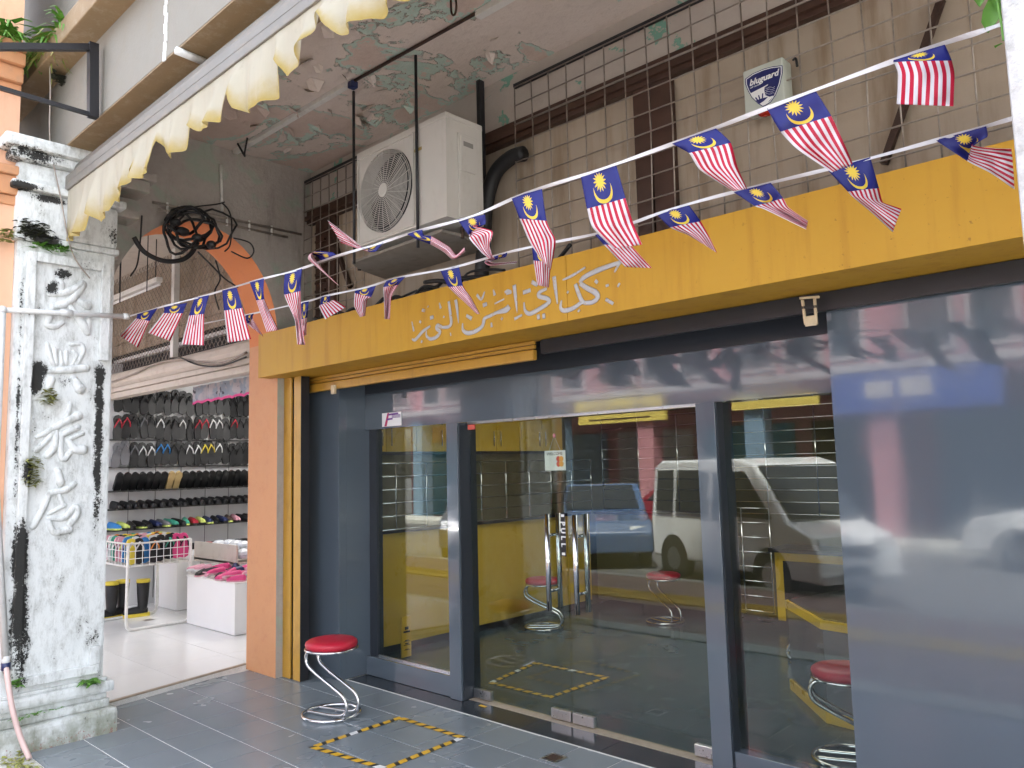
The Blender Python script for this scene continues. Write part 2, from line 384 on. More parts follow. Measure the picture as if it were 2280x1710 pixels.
def mk_tile(name, c0, c1, rough, spec=.5, bump=.03, marks=.10):
    t = NT(name); p = t.pos(); oi = t.n('ShaderNodeObjectInfo').outputs['Random']
    n = t.noise(p, 2.2, 5, .55); nf = t.noise(t.map(p, (1, 5, 1)), 24, 5, .6); sm = t.noise(p, 1.1, 4, .6)
    c = t.mix(n, c0, c1); c = t.mix(t.math('MULTIPLY', oi, .16), c, scl(c0, .7)); c = t.mix(t.math('MULTIPLY', t.step(sm, .5, .72), .3), c, scl(c0, .6))
    c = t.mix(t.math('MULTIPLY', t.step(nf, .60, .85), marks), c, scl(c1, 1.9))
    t.pbr(c, t.math('ADD', rough, t.math('MULTIPLY', t.step(sm, .3, .75), .14)), 0, t.bump(nf, bump, .003), spec); return t.m
m_tile = mk_tile('slate_floor_tile', (.190, .220, .240), (.235, .268, .290), .19)
m_sill = mk_tile('polished_dark_sill', (.028, .034, .040), (.045, .052, .060), .10)
m_shopfloor = mk_tile('shop_floor_vinyl', (.058, .090, .112), (.068, .104, .126), .16, .5, .02, .12)
m_whitetile = mk_tile('white_gloss_tile', (.76, .755, .73), (.80, .795, .77), .14, .5, .01, .0)
m_thresh = M('worn_threshold', (.34, .28, .21), .8, var=.35, vs=22, bump=.4)
def mk_cloth(name, col, edge=None):
    t = NT(name); p = t.pos(); st = t.noise(t.map(p, (5, 5, .4)), 3, 6, .6)
    c = t.mix(st, scl(col, .86), scl(col, 1.06))
    if edge:
        uv = t.n('ShaderNodeUVMap').outputs[0]; v = t.sep(uv)[1]
        c = t.mix(t.math('MULTIPLY', t.step(t.math('ADD', v, t.math('MULTIPLY', t.math('SUBTRACT', t.noise(p, 9, 5), .5), .5)), .55, 1.05), .9), c, edge)
        c = t.mix(t.math('MULTIPLY', t.step(t.noise(p, 16, 6, .7), .6, .8), .35), c, (.25, .22, .14))
    d = t.n('ShaderNodeBsdfDiffuse'); t.setin(d.inputs[0], c); tr = t.n('ShaderNodeBsdfTranslucent'); t.setin(tr.inputs[0], c)
    mx = t.n('ShaderNodeMixShader'); mx.inputs[0].default_value = .35; t.link(d.outputs[0], mx.inputs[1]); t.link(tr.outputs[0], mx.inputs[2]); t.link(mx.outputs[0], t.out.inputs[0]); return t.m
m_awncloth = mk_cloth('weathered_awning_cloth', (.60, .565, .46), (.46, .34, .09))
m_awnbox = M('awning_grey_metal', (.18, .168, .148), .5, var=.08, vs=5, dirt=.5, dirtcol=(.32, .26, .18), ds=10, dstretch=.5)
m_string = mk_cloth('white_tape', (.80, .79, .80))
def mk_flag():
    t = NT('striped_flag_cloth'); uv = t.n('ShaderNodeUVMap').outputs[0]; s = t.sep(uv); u, v = s[0], s[1]
    WF, LF = .155, .250
    par = t.math('FRACT', t.math('MULTIPLY', u, 7.0)); stripe = t.math('GREATER_THAN', par, .5)
    c = t.mix(stripe, (.70, .665, .685), (.50, .010, .042))
    c = t.mix(t.math('LESS_THAN', v, .40), c, (.016, .020, .175))
    def disc(cx, cy, r):
        dx = t.math('MULTIPLY', t.math('SUBTRACT', u, cx), WF); dy = t.math('MULTIPLY', t.math('SUBTRACT', v, cy), LF)
        rr = t.math('SQRT', t.math('ADD', t.math('MULTIPLY', dx, dx), t.math('MULTIPLY', dy, dy))); return dx, dy, rr
    _, _, r1 = disc(.5, .245, 0); _, _, r2 = disc(.5, .200, 0)
    cres = t.math('MULTIPLY', t.math('LESS_THAN', r1, .037), t.math('GREATER_THAN', r2, .0345))
    dx, dy, r3 = disc(.47, .150, 0)
    ang = t.math('MULTIPLY', t.math('ADD', t.math('ARCTAN2', dy, dx), math.pi), 14/(2*math.pi))
    tri = t.math('MULTIPLY', t.math('ABSOLUTE', t.math('SUBTRACT', t.math('FRACT', ang), .5)), 2)
    star = t.math('LESS_THAN', r3, t.math('ADD', .013, t.math('MULTIPLY', tri, .014)))
    em = t.math('MAXIMUM', cres, star)
    em = t.math('MULTIPLY', em, t.math('LESS_THAN', v, .41))
    c = t.mix(em, c, (.76, .56, .06))
    d = t.n('ShaderNodeBsdfDiffuse'); t.setin(d.inputs[0], c); tr = t.n('ShaderNodeBsdfTranslucent'); t.setin(tr.inputs[0], c)
    mx = t.n('ShaderNodeMixShader'); mx.inputs[0].default_value = .30; t.link(d.outputs[0], mx.inputs[1]); t.link(tr.outputs[0], mx.inputs[2])
    gl = t.n('ShaderNodeBsdfGlossy'); gl.inputs['Roughness'].default_value = .45; m2 = t.n('ShaderNodeMixShader'); m2.inputs[0].default_value = .03
    t.link(mx.outputs[0], m2.inputs[1]); t.link(gl.outputs[0], m2.inputs[2]); t.link(m2.outputs[0], t.out.inputs[0]); return t.m
m_flag = mk_flag()
def mk_paver():
    t = NT('red_block_paver'); p = t.pos(); oi = t.noise(t.map(p, (5, 10, 1)), 1.0, 0)
    n = t.noise(p, 18, 6, .7); c = t.mix(n, (.32, .21, .19), (.46, .31, .28)); c = t.mix(t.math('MULTIPLY', oi, .5), c, (.12, .09, .085))
    t.pbr(c, .8, 0, t.bump(n, .4, .01)); return t.m
m_paver = mk_paver()
m_tactile = M('yellow_tactile_paving', (.55, .36, .05), .7, var=.2, vs=15, dirt=.4, ds=8)
m_asphalt = M('asphalt', (.10, .10, .10), .85, var=.25, vs=25, bump=.4, bs=120)
m_pink = M('pink_shophouse_paint', (.42, .19, .215), .75, var=.08, vs=2, dirt=.3, dirtcol=(.25, .14, .14), ds=3, dstretch=3)
m_trim = M('white_trim', (.46, .44, .44), .7, var=.06, dirt=.2)
m_darkglass = M('dark_window_glass', (.03, .035, .04), .1, 0, var=.2, vs=2)
m_signblue = M('blue_sign', (.04, .07, .28), .45); m_signyellow = M('yellow_sign', (.66, .52, .12), .5)
m_teal = M('teal_paint', (.05, .26, .36), .5); m_lightblue = M('sky_blue_paint', (.16, .25, .34), .55)
m_carwhite = M('white_car_paint', (.72, .74, .74), .18, 0, var=.03, coat=.6, rvar=.03)
m_carblue = M('blue_car_paint', (.07, .12, .22), .18, 0, var=.03, coat=.6, rvar=.03)
m_carred = M('red_car_paint', (.28, .03, .05), .18, 0, var=.03, coat=.6, rvar=.03)
m_headlamp = M('headlamp_lens', (.55, .58, .58), .1, .3)
m_darkfill = M('dark_interior', (.02, .02, .022), .8)

def mk_frost():
    t = NT('added_diffuser'); d = t.n('ShaderNodeBsdfTranslucent'); d.inputs[0].default_value = (.46, .46, .44, 1); t.link(d.outputs[0], t.out.inputs[0]); return t.m  # for added ceiling panels that pass diffused daylight into the rooms
m_frost = mk_frost()
m_frost2 = m_frost.copy(); m_frost2.name = 'added_diffuser_bright'  # stronger copy for the panel added over the shoe shop
for n_ in m_frost2.node_tree.nodes:
    if n_.type == 'BSDF_TRANSLUCENT': n_.inputs[0].default_value = (.80, .80, .80, 1)
# ------------------------------------------------------------------ ground, road, pavement, floors
mb = MB(); mb.box((-120, -120, -.60), (120, 120, -.42)); g = mb.build('ground', m_asphalt); tag(g, kind='structure')
mb = MB(); mb.box((-60, -9.2, -.42), (60, -2.30, -.24)); tag(mb.build('road', m_asphalt), kind='structure')
mb = MB(); mb.box((-60, -2.30, -.42), (60, -2.12, -.09), .02); tag(mb.build('kerb', m_concrete), kind='structure')
mb = MB(); mb.box((-60, -2.12, -.42), (60, .93, -.15)); pv = tag(mb.build('pavement', m_grout), kind='structure')
mb = MB()
x = -13.0; rows = []
for j in range(30):                                   # block pavers, real joints
    y = -2.11+j*.1015
    if -1.09 < y < -.57: continue
    off = .1 if j % 2 else 0
    for i in range(68):
        xx = -12+i*.2015+off; h = random.uniform(-.003, .002)
        mb.box((xx, y, -.15), (xx+.196, y+.096, -.10+h))
o = mb.build('block_pavers', m_paver, pv, fixn=False); tag(o, kind='stuff')
mb = MB()
for i in range(48):
    xx = -12.5+i*.305
    mb.box((xx, -1.085, -.15), (xx+.30, -.785, -.099)); mb.box((xx, -.78, -.15), (xx+.30, -.575, -.0995))
    for k in range(4): mb.box((xx+.03+k*.07, -1.06, -.1), (xx+.06+k*.07, -.81, -.092))
tag(mb.build('tactile_strip', m_tactile, pv, fixn=False), kind='stuff')
mb = MB(); mb.box((-60, .93, -.42), (60, 1.06, -.06), .015); tag(mb.build('drain_kerb', m_concrete), kind='structure')
mb = MB(); mb.box((-34, 1.30, -.42), (6, 1.482, .012), .012)
tag(mb.build('corridor_kerb', m_concrete), kind='structure')
# gutter plant bits are built with the ferns
mb = MB(); mb.box((-6.35, 1.484, -.42), (1.4, 3.625, -.004)); fl = tag(mb.build('corridor_floor', m_grout), kind='structure')
TY = [1.49, 1.80, 2.10, 2.405, 2.705, 3.01, 3.31, 3.612]
tile_me = {}
def tile_obj(name, x0, x1, y0, y1, zt, th, mat, parent, cache):
    key = (name, round(x1-x0, 3), round(y1-y0, 3), mat.name)
    if key not in cache:
        q = MB(); q.box((-(x1-x0)/2, -(y1-y0)/2, -th), ((x1-x0)/2, (y1-y0)/2, 0), .0015)
        me = bpy.data.meshes.new(name); me.from_pydata(q.v, [], q.f); me.materials.append(mat); cache[key] = me
    o = bpy.data.objects.new(name, cache[key]); COL.objects.link(o); o.parent = parent
    o.location = Vector(((x0+x1)/2, (y0+y1)/2, zt)) - parent_loc(parent); return o
for r in range(7):
    y0, y1 = TY[r]+.0042, TY[r+1]-.0042
    if r == 6: y1 = 3.606
    xo = -6.26 + (0.02 if r == 6 else [.15, .0, .12, .2, .03, .17][r])
    for i in range(25):
        x0 = xo+i*.3005
        tile_obj('floor_tile', x0+.0038, x0+.2967, y0, y1, random.uniform(-.0006, .0006), .012, m_tile, fl, tile_me)
mb = MB(); mb.box((-5.3, 3.626, -.42), (1.4, 3.935, -.004)); sf = tag(mb.build('doorway_floor', m_grout), kind='structure')
for i in range(11):
    x0 = -5.21+i*.6005
    tile_obj('sill_tile', x0+.002, x0+.5985, 3.630, 3.848, -.001, .012, m_sill, sf, tile_me)
mb = MB(); mb.box((-5.205, 3.85, -.004), (-1.36, 3.934, .001)); mb.build('door_track', m_thresh, sf)
mb = MB(); mb.box((-5.66, 3.936, -.42), (1.6, 8.3, 0.0)); tag(mb.build('shop_floor', m_shopfloor), kind='structure')
# the raised white floor of the shoe shop, its edge runs a little askew
TA, TB = Vector((-5.915, 2.18)), Vector((-6.145, 3.275)); tdir = (TB-TA).normalized(); tn = Vector((tdir.y, -tdir.x))   # tn points to +X
def clip(poly, p, n):
    out = []
    for i in range(len(poly)):
        a, b = poly[i], poly[(i+1) % len(poly)]; da, db = (a-p).dot(n), (b-p).dot(n)
        if da <= 0: out.append(a)
        if (da < 0) != (db < 0) and da != db: out.append(a+(b-a)*(da/(da-db)))
    return out
mb = MB(); A = TA-tdir*.8; B = TB+tdir*6
mb.prism([(A.x, A.y, -.4), (B.x, B.y, -.4), (-34, B.y, -.4), (-34, A.y, -.4)], (0, 0, .432)); wf = tag(mb.build('shoe_shop_floor', m_grout), kind='structure')
for i in range(9):
    for j in range(8):
        x0, y0 = -10.95+i*.603+.12, 1.52+j*.603
        pts = clip([Vector((x0, y0)), Vector((x0+.6, y0)), Vector((x0+.6, y0+.6)), Vector((x0, y0+.6))], TA-tn*.03, tn)
        if len(pts) >= 3:
            q = MB(); q.prism([(p.x, p.y, .030) for p in pts], (0, 0, .010)); q.build('floor_tile', m_whitetile, wf)
mb = MB(); a, b = TA-tdir*.2, TB+tdir*.02
mb.prism([(a.x, a.y, .0), (b.x, b.y, .0), (b.x-tn.x*.03, b.y-tn.y*.03, .0), (a.x-tn.x*.03, a.y-tn.y*.03, .0)], (0, 0, .043)); mb.build('threshold_strip', m_thresh, wf)

# ------------------------------------------------------------------ the white column with the relief characters
col = thing('column', 'weathered white column with four raised Chinese characters and black mould', 'column', (-5.74, 1.64, 0))
mb = MB(); mb.box((-6.10, 1.352, .30), (CX, 1.925, 3.06), .012); mb.build('shaft', m_column, col)
def ring(mb, z0, z1, ox, oy): mb.box((-6.10-ox, 1.352-oy, z0), (CX+ox, 1.925+oy, z1), min(.03, (z1-z0)*.3))
mb = MB()
ring(mb, -.05, .15, .07, .075); ring(mb, .15, .205, .03, .035); ring(mb, .205, .245, .015, .02); ring(mb, .245, .315, .05, .055); ring(mb, .315, .335, .02, .02)
mb.build('base_moulding', m_column, col)
mb = MB(); ring(mb, 3.06, 3.10, .02, .02); ring(mb, 3.10, 3.38, .012, .012); ring(mb, 3.38, 3.43, .05, .05); ring(mb, 3.43, 3.56, .02, .02); ring(mb, 3.56, 3.62, .07, .07); ring(mb, 3.62, 3.70, .11, .11)
mb.build('capital_moulding', m_column, col)
def quadbar(p0, p1, p2, p3, X0, X1, mb):    # polygon on the column's face given in picture points
    poly = [PX(*p, X0) for p in (p0, p1, p2, p3)]; mb.prism(poly, (X1-X0, 0, 0))
mb = MB(); X1 = CX+.034
mb.box((CX, 1.405, .37), (X1, 1.455, 2.995), .006)
mb.box((CX, 1.455, 2.935), (X1-.001, 1.835, 2.995), .006)
mb.box((CX, 1.835, 2.345), (X1, 1.893, 2.995), .006)
mb.box((CX, 1.455, .368), (X1-.001, 1.893, .425), .006); mb.box((CX, 1.835, .425), (X1, 1.893, .535), .006)
mb.build('panel_frame', m_column, col)
def ca(x, y): return (20+x/4.88, 560+y/4.88)
def cb(x, y): return (20+x/4.88, 880+y/4.88)
CH = [
 (ca, [([(540,310),(558,360),(570,405)],[38,48,30]), ([(440,462),(590,452),(710,405),(800,350)],[30,38,42,40]), ([(805,365),(705,500),(600,570),(480,600)],[38,42,42,30]),
       ([(470,600),(430,720),(415,795),(500,812),(580,770)],[36,40,38,36,24]), ([(640,560),(720,680),(800,790),(850,875)],[26,40,50,40]), ([(865,730),(850,870)],[30,38]), ([(770,545),(850,585)],[38,52])]),
 (ca, [([(415,1000),(440,1130),(485,1225)],[22,30,24]), ([(492,1065),(515,1225)],[30,22]), ([(560,1090),(572,1225)],[18,20]), ([(622,1090),(622,1225)],[20,20]), ([(665,1010),(775,1005),(805,1080),(735,1225)],[22,24,26,24]),
       ([(700,1085),(738,1130),(688,1225)],[18,20,18]), ([(425,1298),(640,1285),(835,1265)],[30,44,44]), ([(465,1390),(425,1470)],[36,40]), ([(700,1385),(770,1490)],[40,58])]),
 (cb, [([(662,85),(645,195),(580,300)],[24,30,28]), ([(300,455),(450,382),(600,290),(745,225)],[22,32,42,52]), ([(480,395),(400,500),(295,595)],[26,30,34]), ([(512,400),(490,560),(415,655)],[34,42,38]),
       ([(560,415),(560,640),(600,685),(668,610)],[34,36,40,30]), ([(565,430),(740,350)],[32,36]), ([(630,485),(795,415)],[26,28]), ([(640,500),(720,585),(805,590)],[32,48,54])]),
 (cb, [([(525,820),(560,950)],[36,46]), ([(440,1065),(600,1030),(705,965)],[30,38,34]), ([(432,1075),(370,1230),(258,1425)],[28,36,34]), ([(540,1080),(585,1195)],[26,28]), ([(435,1285),(600,1195)],[20,28]),
       ([(425,1330),(590,1335),(715,1215),(738,1290),(660,1400)],[24,32,36,38,36]), ([(425,1370),(495,1490),(655,1460)],[26,36,40])]),
]
for f, strokes in CH:
    mb = MB(); k = (PX(*f(100, 0), CX)-PX(*f(0, 0), CX)).length/100
    for pts, rs in strokes:
        P = [PX(*f(*p), CX) for p in pts]; n = max(8, len(P)*5)
        Pc = catmull(P, 6); Rc = lerpl([r*k*1.22 for r in rs], len(Pc))
        mb.tube(Pc, Rc, 10, flat=(.95, 1, 1))
        for e, r in ((Pc[0], Rc[0]), (Pc[-1], Rc[-1])): mb.ball(e, r, (.95, 1, 1), 10, 7)
    mb.build('raised_character', m_column, col, smooth=True)
# peach street face of the next pilaster, standing a little in front
pil = thing('pilaster', 'peach painted pilaster with orange mouldings on the street side of the white column', 'pilaster', (-5.9, 1.28, 0))
mb = MB(); mb.box((-6.5, 1.20, -.05), (-5.47, 1.350, 6.2)); mb.build('shaft', m_peach, pil)
mb = MB()
for (z0, z1, d) in ((3.28, 3.34, .03), (3.34, 3.46, .07), (3.46, 3.52, .11), (4.00, 4.06, .04), (4.06, 4.16, .10), (4.16, 4.24, .16), (4.24, 4.30, .2)):
    mb.box((-6.5, 1.20-d, z0), (-5.47+d*.6, 1.349, z1), .012)
mb.build('moulding', m_orange2, pil)

# ------------------------------------------------------------------ near column at the right edge
nc = thing('column', 'bright white plastered column close by at the right edge', 'column', (.1, 1.6, 0))
mb = MB(); mb.box((-.215, 1.30, -.05), (.42, 1.925, 3.70), .015); mb.build('shaft', m_column2, nc)
mb = MB(); mb.box((-.27, 1.25, -.08), (.48, 1.98, .16), .03); mb.box((-.24, 1.28, .22), (.45, 1.95, .30), .03); mb.build('base_moulding', m_column2, nc)

# ------------------------------------------------------------------ shophouse shell: beam, ceiling, arch wall, upper wall
sh = thing('shophouse', 'old shophouse arcade with peeling ceiling, cream beam and orange arch', 'building', (-3, 2.6, 0))
mb = MB(); mb.box((-34, 1.58, 3.705), (6, 1.95, 4.20)); b = mb.build('street_beam', m_beam, sh)
mb = MB(); mb.box((-34, 1.582, 3.695), (6, 1.948, 3.704)); mb.build('beam_soffit', m_soffit, sh)
mb = MB(); mb.box((-34, 1.43, 4.20), (6, 1.95, 4.34), .01); mb.build('ledge', m_soffit, sh)
mb = MB(); mb.box((-34, 1.60, 4.34), (6, 1.95, 9.0)); mb.build('upper_front_wall', m_beam, sh)
mb = MB(); mb.box((-5.69, 1.95, 4.14), (6, 3.62, 4.40)); ce = mb.build('ceiling', m_ceiling, sh)
mb = MB(); mb.box((-34, 1.95, 3.98), (-6.14, 3.75, 4.20)); mb.build('neighbour_ceiling', m_cream, sh)
mb = MB(); mb.box((-34, 1.951, 4.401), (6, 4.4, 9.0)); mb.box((-34, 1.951, 4.2005), (-5.70, 4.4, 4.4005)); mb.build('upper_floor', m_beam, sh)
mb = MB(); mb.box((-14, 8.35, -.4), (6, 8.6, 4.41)); mb.box((1.62, 3.56, -.4), (1.9, 8.34, 4.4)); mb.build('rear_wall', m_cream, sh)
# arch between the column and the pier
AX0, AX1 = -6.14, -5.68; AYC, AA, AZ, AB = 2.62, .662, 2.65, .85
arc = [(AYC+AA*math.cos(math.pi*(1-i/28)), AZ+AB*math.sin(math.pi*i/28)) for i in range(29)]
mb = MB(); q = MB()
for i in range(28):
    (ya, za), (yb, zb) = arc[i], arc[i+1]
    mb.add([(AX1, ya, za), (AX1, yb, zb), (AX1, yb, 4.14), (AX1, ya, 4.14), (AX0, ya, za), (AX0, yb, zb), (AX0, yb, 4.14), (AX0, ya, 4.14)], [(0, 1, 2, 3), (4, 7, 6, 5)])
    q.add([(AX1, ya, za), (AX0, ya, za), (AX0, yb, zb), (AX1, yb, zb)], [(0, 1, 2, 3)])
mb.add([(AX1, AYC+AA, 0), (AX1, 3.62, 0), (AX1, 3.62, 4.14), (AX1, AYC+AA, 4.14)], [(0, 1, 2, 3)])
mb.add([(AX1, 1.9, 2.65), (AX1, AYC-AA, 2.65), (AX1, AYC-AA, 4.14), (AX1, 1.9, 4.14)], [(0, 1, 2, 3)])
mb.build('arch_wall', m_archwall, sh, fixn=False)
q.build('arch_soffit', m_orange, sh, smooth=True, fixn=False)
mb = MB(); mb.add([(AX1, AYC+AA, 0), (AX0, AYC+AA, 0), (AX0, AYC+AA, AZ), (AX1, AYC+AA, AZ), (AX1, 3.62, 0), (AX0, 3.62, 0), (AX0, 3.62, 4), (AX1, 3.62, 4)], [(0, 1, 2, 3), (1, 5, 6, 2)])
mb.build('orange_pier', m_pier, sh, fixn=False)
mb = MB(); mb.box((-6.138, 3.63, -.4), (-5.70, 8.3, 4.4)); mb.box((-6.137, 3.30, .0), (-5.683, 3.629, 4.13)); mb.build('party_wall', m_cream, sh)
# brackets under the beam at the column head
for (y1_, z0_, z1_, gx) in ((1.975, 3.06, 3.10, 0), (2.10, 3.36, 3.42, .02), (2.16, 3.56, 3.64, .04), (2.20, 3.642, 3.70, .06)):
    mb = MB(); mb.box((-5.95-gx, 1.93, z0_), (-5.50+gx, y1_, z1_), .012); mb.build('corbel', m_archwall, sh)
# upper back wall
mb = MB(); mb.box((-5.68, 3.60, 2.52), (6, 3.75, 3.86)); uw = mb.build('upper_wall', m_upper, sh)
mb = MB(); mb.box((-5.68, 3.585, 3.80), (6, 3.74, 4.14)); mb.build('upper_wall_band', m_upperband, sh)
mb = MB(); mb.box((-5.68, 3.545, 3.672), (6, 3.60, 3.795), .004); mb.box((-5.68, 3.52, 3.70), (6, 3.546, 3.735)); mb.build('timber_rail', m_timber, sh)
for (x0, x1) in ((-2.355, -2.25), (-2.24, -2.115)):
    mb = MB(); mb.box((x0, 3.55, 2.52), (x1, 3.60, 3.67), .004); mb.build('timber_post', m_timber, sh)
mb = MB(); mb.box((-5.56, 3.555, 2.52), (-5.28, 3.60, 3.67), .004); mb.build('timber_post', m_timber, sh)
for k in range(12):
    mb = MB(); mb.box((-5.54, 3.535, 2.78+k*.07), (-5.40, 3.556, 2.80+k*.07)); mb.build('louvre_slat', m_timber, sh)
for (a, b_) in (((733, 505), (780, 640)), ((2096, 0), (1968, 365))):
    mb = MB(); p, q2 = PY(*a, 3.57), PY(*b_, 3.57); mb.bar(p, q2, .03, .03); mb.build('steel_strut', m_rust, sh)
# flakes of paint hanging off the ceiling
rnd = random.Random(3)
for k in range(52):
    fx, fy = rnd.uniform(-5.5, -3.9) if k < 38 else rnd.uniform(-3.9, -1.6), rnd.uniform(2.0, 3.4)
    s_ = rnd.uniform(.03, .10); a = rnd.uniform(0, 6.28); mb = MB()
    pts = [Vector((fx+math.cos(a+t)*s_*rnd.uniform(.5, 1), fy+math.sin(a+t)*s_*rnd.uniform(.5, 1), 4.139)) for t in (0, 1.3, 2.4, 3.6, 4.9)]
    for i in (1, 2): pts[i].z -= rnd.uniform(.015, .06)
    mb.prism(pts, (0, 0, -.002)); mb.build('paint_flake', m_ceiling, sh)
# conduits and a lamp batten along the ceiling
cd = thing('ceiling_conduit', 'thin pale conduit run along the arcade ceiling', 'conduit', (-4, 2.88, 4.08))
mb = MB(); mb.box((-5.86+.2, 2.862, 4.108), (-4.08, 2.905, 4.139), .004); mb.build('batten', m_white2, cd)
mb = MB(); mb.tube([(-4.08, 2.885, 4.125), (-2.6, 2.93, 4.125), (-1.4, 2.99, 4.125)], .010, 8); mb.build('pipe', m_rust, cd, smooth=True)
mb = MB(); mb.box((-2.95, 2.91, 4.10), (-2.2, 2.96, 4.139), .004); mb.build('tube_holder', m_white2, cd)
mb = MB(); mb.box((-4.10, 2.86, 4.08), (-4.05, 2.91, 4.125), .006); mb.build('clip', m_navyplastic, cd)
p = PZ(536, 335, 4.06); mb = MB(); mb.tube(catmull([(p.x-.05, p.y, 4.13), (p.x, p.y+.03, 4.03), (p.x+.06, p.y, 4.02), (p.x+.1, p.y, 4.13)], 6), .008, 6); mb.build('loose_wire', m_rubber, cd, smooth=True)
mb = MB(); c0 = PX(491, 366, -5.66); c1 = PX(495, 470, -5.66); mb.tube([c0, c1], .011, 8)
single('vertical_conduit', mb, m_white2, 'short vertical grey conduit on the stained wall above the arch', 'conduit', smooth=True)
hk = PZ(1010, 30, 4.0); mb = MB(); mb.tube(catmull([(hk.x-.02, hk.y, 4.14), (hk.x-.018, hk.y, 4.02), (hk.x+.005, hk.y, 3.99), (hk.x+.022, hk.y, 4.02), (hk.x+.02, hk.y, 4.07)], 6), .006, 6)
single('ceiling_hook', mb, m_rust, 'rusty iron hook hanging from the ceiling near the awning', 'hook', smooth=True)
pd_ = PY(371, 0, 1.578); mb = MB()
zz = 4.19; yprev = pd_.x
for k in range(14):
    x0 = pd_.x+random.uniform(-.006, .006); mb.box((x0-random.uniform(.006, .016), 1.572, zz-.05*k-.052), (x0+random.uniform(.006, .016), 1.5799, zz-.05*k))
    if zz-.05*k < 3.78: break
mb.build('paint_run', m_print_white, sh)
mb = MB(); a, b_ = PZ(392, 112, 3.675), PZ(455, 138, 3.675); mb.tube([a, b_], .02, 10); single('soffit_pipe', mb, m_pipe, 'stub of white pipe crossing the brown beam soffit', 'pipe', smooth=True)

for k, xx in enumerate((-11.3, -16.9, -22.5, -28.1)):
    t_ = thing('column', '%s peach column further down the arcade on the left' % ['nearest', 'second', 'third', 'farthest'][k], 'column', (xx, 1.6, 0), 'peach arcade columns')
    mb = MB(); mb.box((xx-.35, 1.25, -.05), (xx+.35, 1.9, 3.70), .012); mb.build('shaft', m_peach, t_)
    mb = MB(); mb.box((xx-.42, 1.18, -.06), (xx+.42, 1.97, .30), .02); mb.build('base_moulding', m_peach, t_)
    mb = MB(); mb.box((xx-.42, 1.16, 3.40), (xx+.42, 1.97, 3.56), .02); mb.build('capital_moulding', m_orange, t_)
nb = thing('neighbour_shopfronts', 'closed shopfronts further down the arcade on the left', 'shopfront', (-22, 3.6, 0))
for k in range(4):
    mb = MB(); mb.box((-16.6-k*5.6+1.0, 3.70, .03), (-16.6-k*5.6+5.6, 3.75, 2.9)); mb.build('roller_door', [m_wire, m_lightblue, m_cream, m_wire][k], nb)
mb = MB(); mb.box((-34, 3.76, -.4), (-14.01, 3.95, 4.2)); mb.build('wall', m_cream, nb)
# ------------------------------------------------------------------ shopfront cladding, windows and doors
sf_ = thing('shopfront', 'glossy blue grey panelled shopfront with recessed glass entrance', 'shopfront', (-3.3, 3.7, 0))
mb = MB(); mb.box((-5.67, 3.55, 0.002), (-5.214, 3.62, 2.36)); mb.build('side_panel', m_panel, sf_)
mb = MB(); mb.box((-5.26, 3.621, 0.002), (-5.2145, 3.86, 2.48)); mb.build('return_panel', m_panel, sf_)
mb = MB(); mb.box((-1.36, 3.55, 0.002), (.35, 3.62, 2.36)); mb.box((.354, 3.55, .002), (1.6, 3.62, 2.36)); mb.build('front_panel', m_panel, sf_)
mb = MB(); mb.box((-1.359, 3.621, 0.002), (-1.31, 3.95, 2.48)); mb.build('return_panel', m_panel, sf_)
mb = MB(); mb.box((-5.213, 3.80, 1.914), (-1.361, 3.885, 2.20)); mb.build('header', m_panel, sf_)
mb = MB(); mb.box((-5.213, 3.798, 2.2005), (-1.361, 3.885, 2.47)); mb.build('header_dark_reflection', m_paneldark, sf_)  # reflection of the dark ceiling painted as a dark header top
mb = MB(); mb.box((-5.67, 3.54, 2.47), (1.6, 3.90, 2.50)); mb.build('recess_soffit', m_paneldark, sf_)
mb = MB(); mb.box((-5.213, 3.80, 0.002), (-4.215, 3.89, .142), .002); mb.build('window_plinth', m_panel, sf_)
mb = MB(); mb.box((-2.07, 3.80, 0.002), (-1.361, 3.89, .115), .002); mb.build('window_plinth', m_panel, sf_)
for (x0, x1) in ((-4.214, -4.098), (-2.188, -2.074)):
    mb = MB(); mb.box((x0, 3.78, 0.002), (x1, 3.96, 1.912), .002); o = mb.build('door_post', m_panel, sf_)
    mb = MB(); mb.box((x1+.001, 3.795, 0.003), (x1+.006, 3.958, 1.912)); mb.build('post_shade_side', m_paneldark, o)  # dark plate paints the shaded side of the post
mb = MB(); mb.box((-5.2135, 3.84, .143), (-5.12, 3.90, 1.913)); mb.build('window_jamb', m_paneldark, sf_)
mb = MB(); mb.box((-5.119, 3.861, .144), (-4.215, 3.871, 1.913)); mb.build('window_pane', m_glass, sf_)
mb = MB(); mb.box((-2.067, 3.861, .117), (-1.361, 3.871, 1.913)); mb.build('window_pane', m_glass, sf_)
mb = MB(); mb.box((-5.119, 3.850, .1425), (-4.215, 3.8605, .153)); mb.build('glazing_bead', m_brushed, sf_)
mb = MB(); mb.box((-4.09, 3.87, 1.902), (-2.19, 3.93, 1.9135)); mb.build('door_head_channel', m_brushed, sf_)
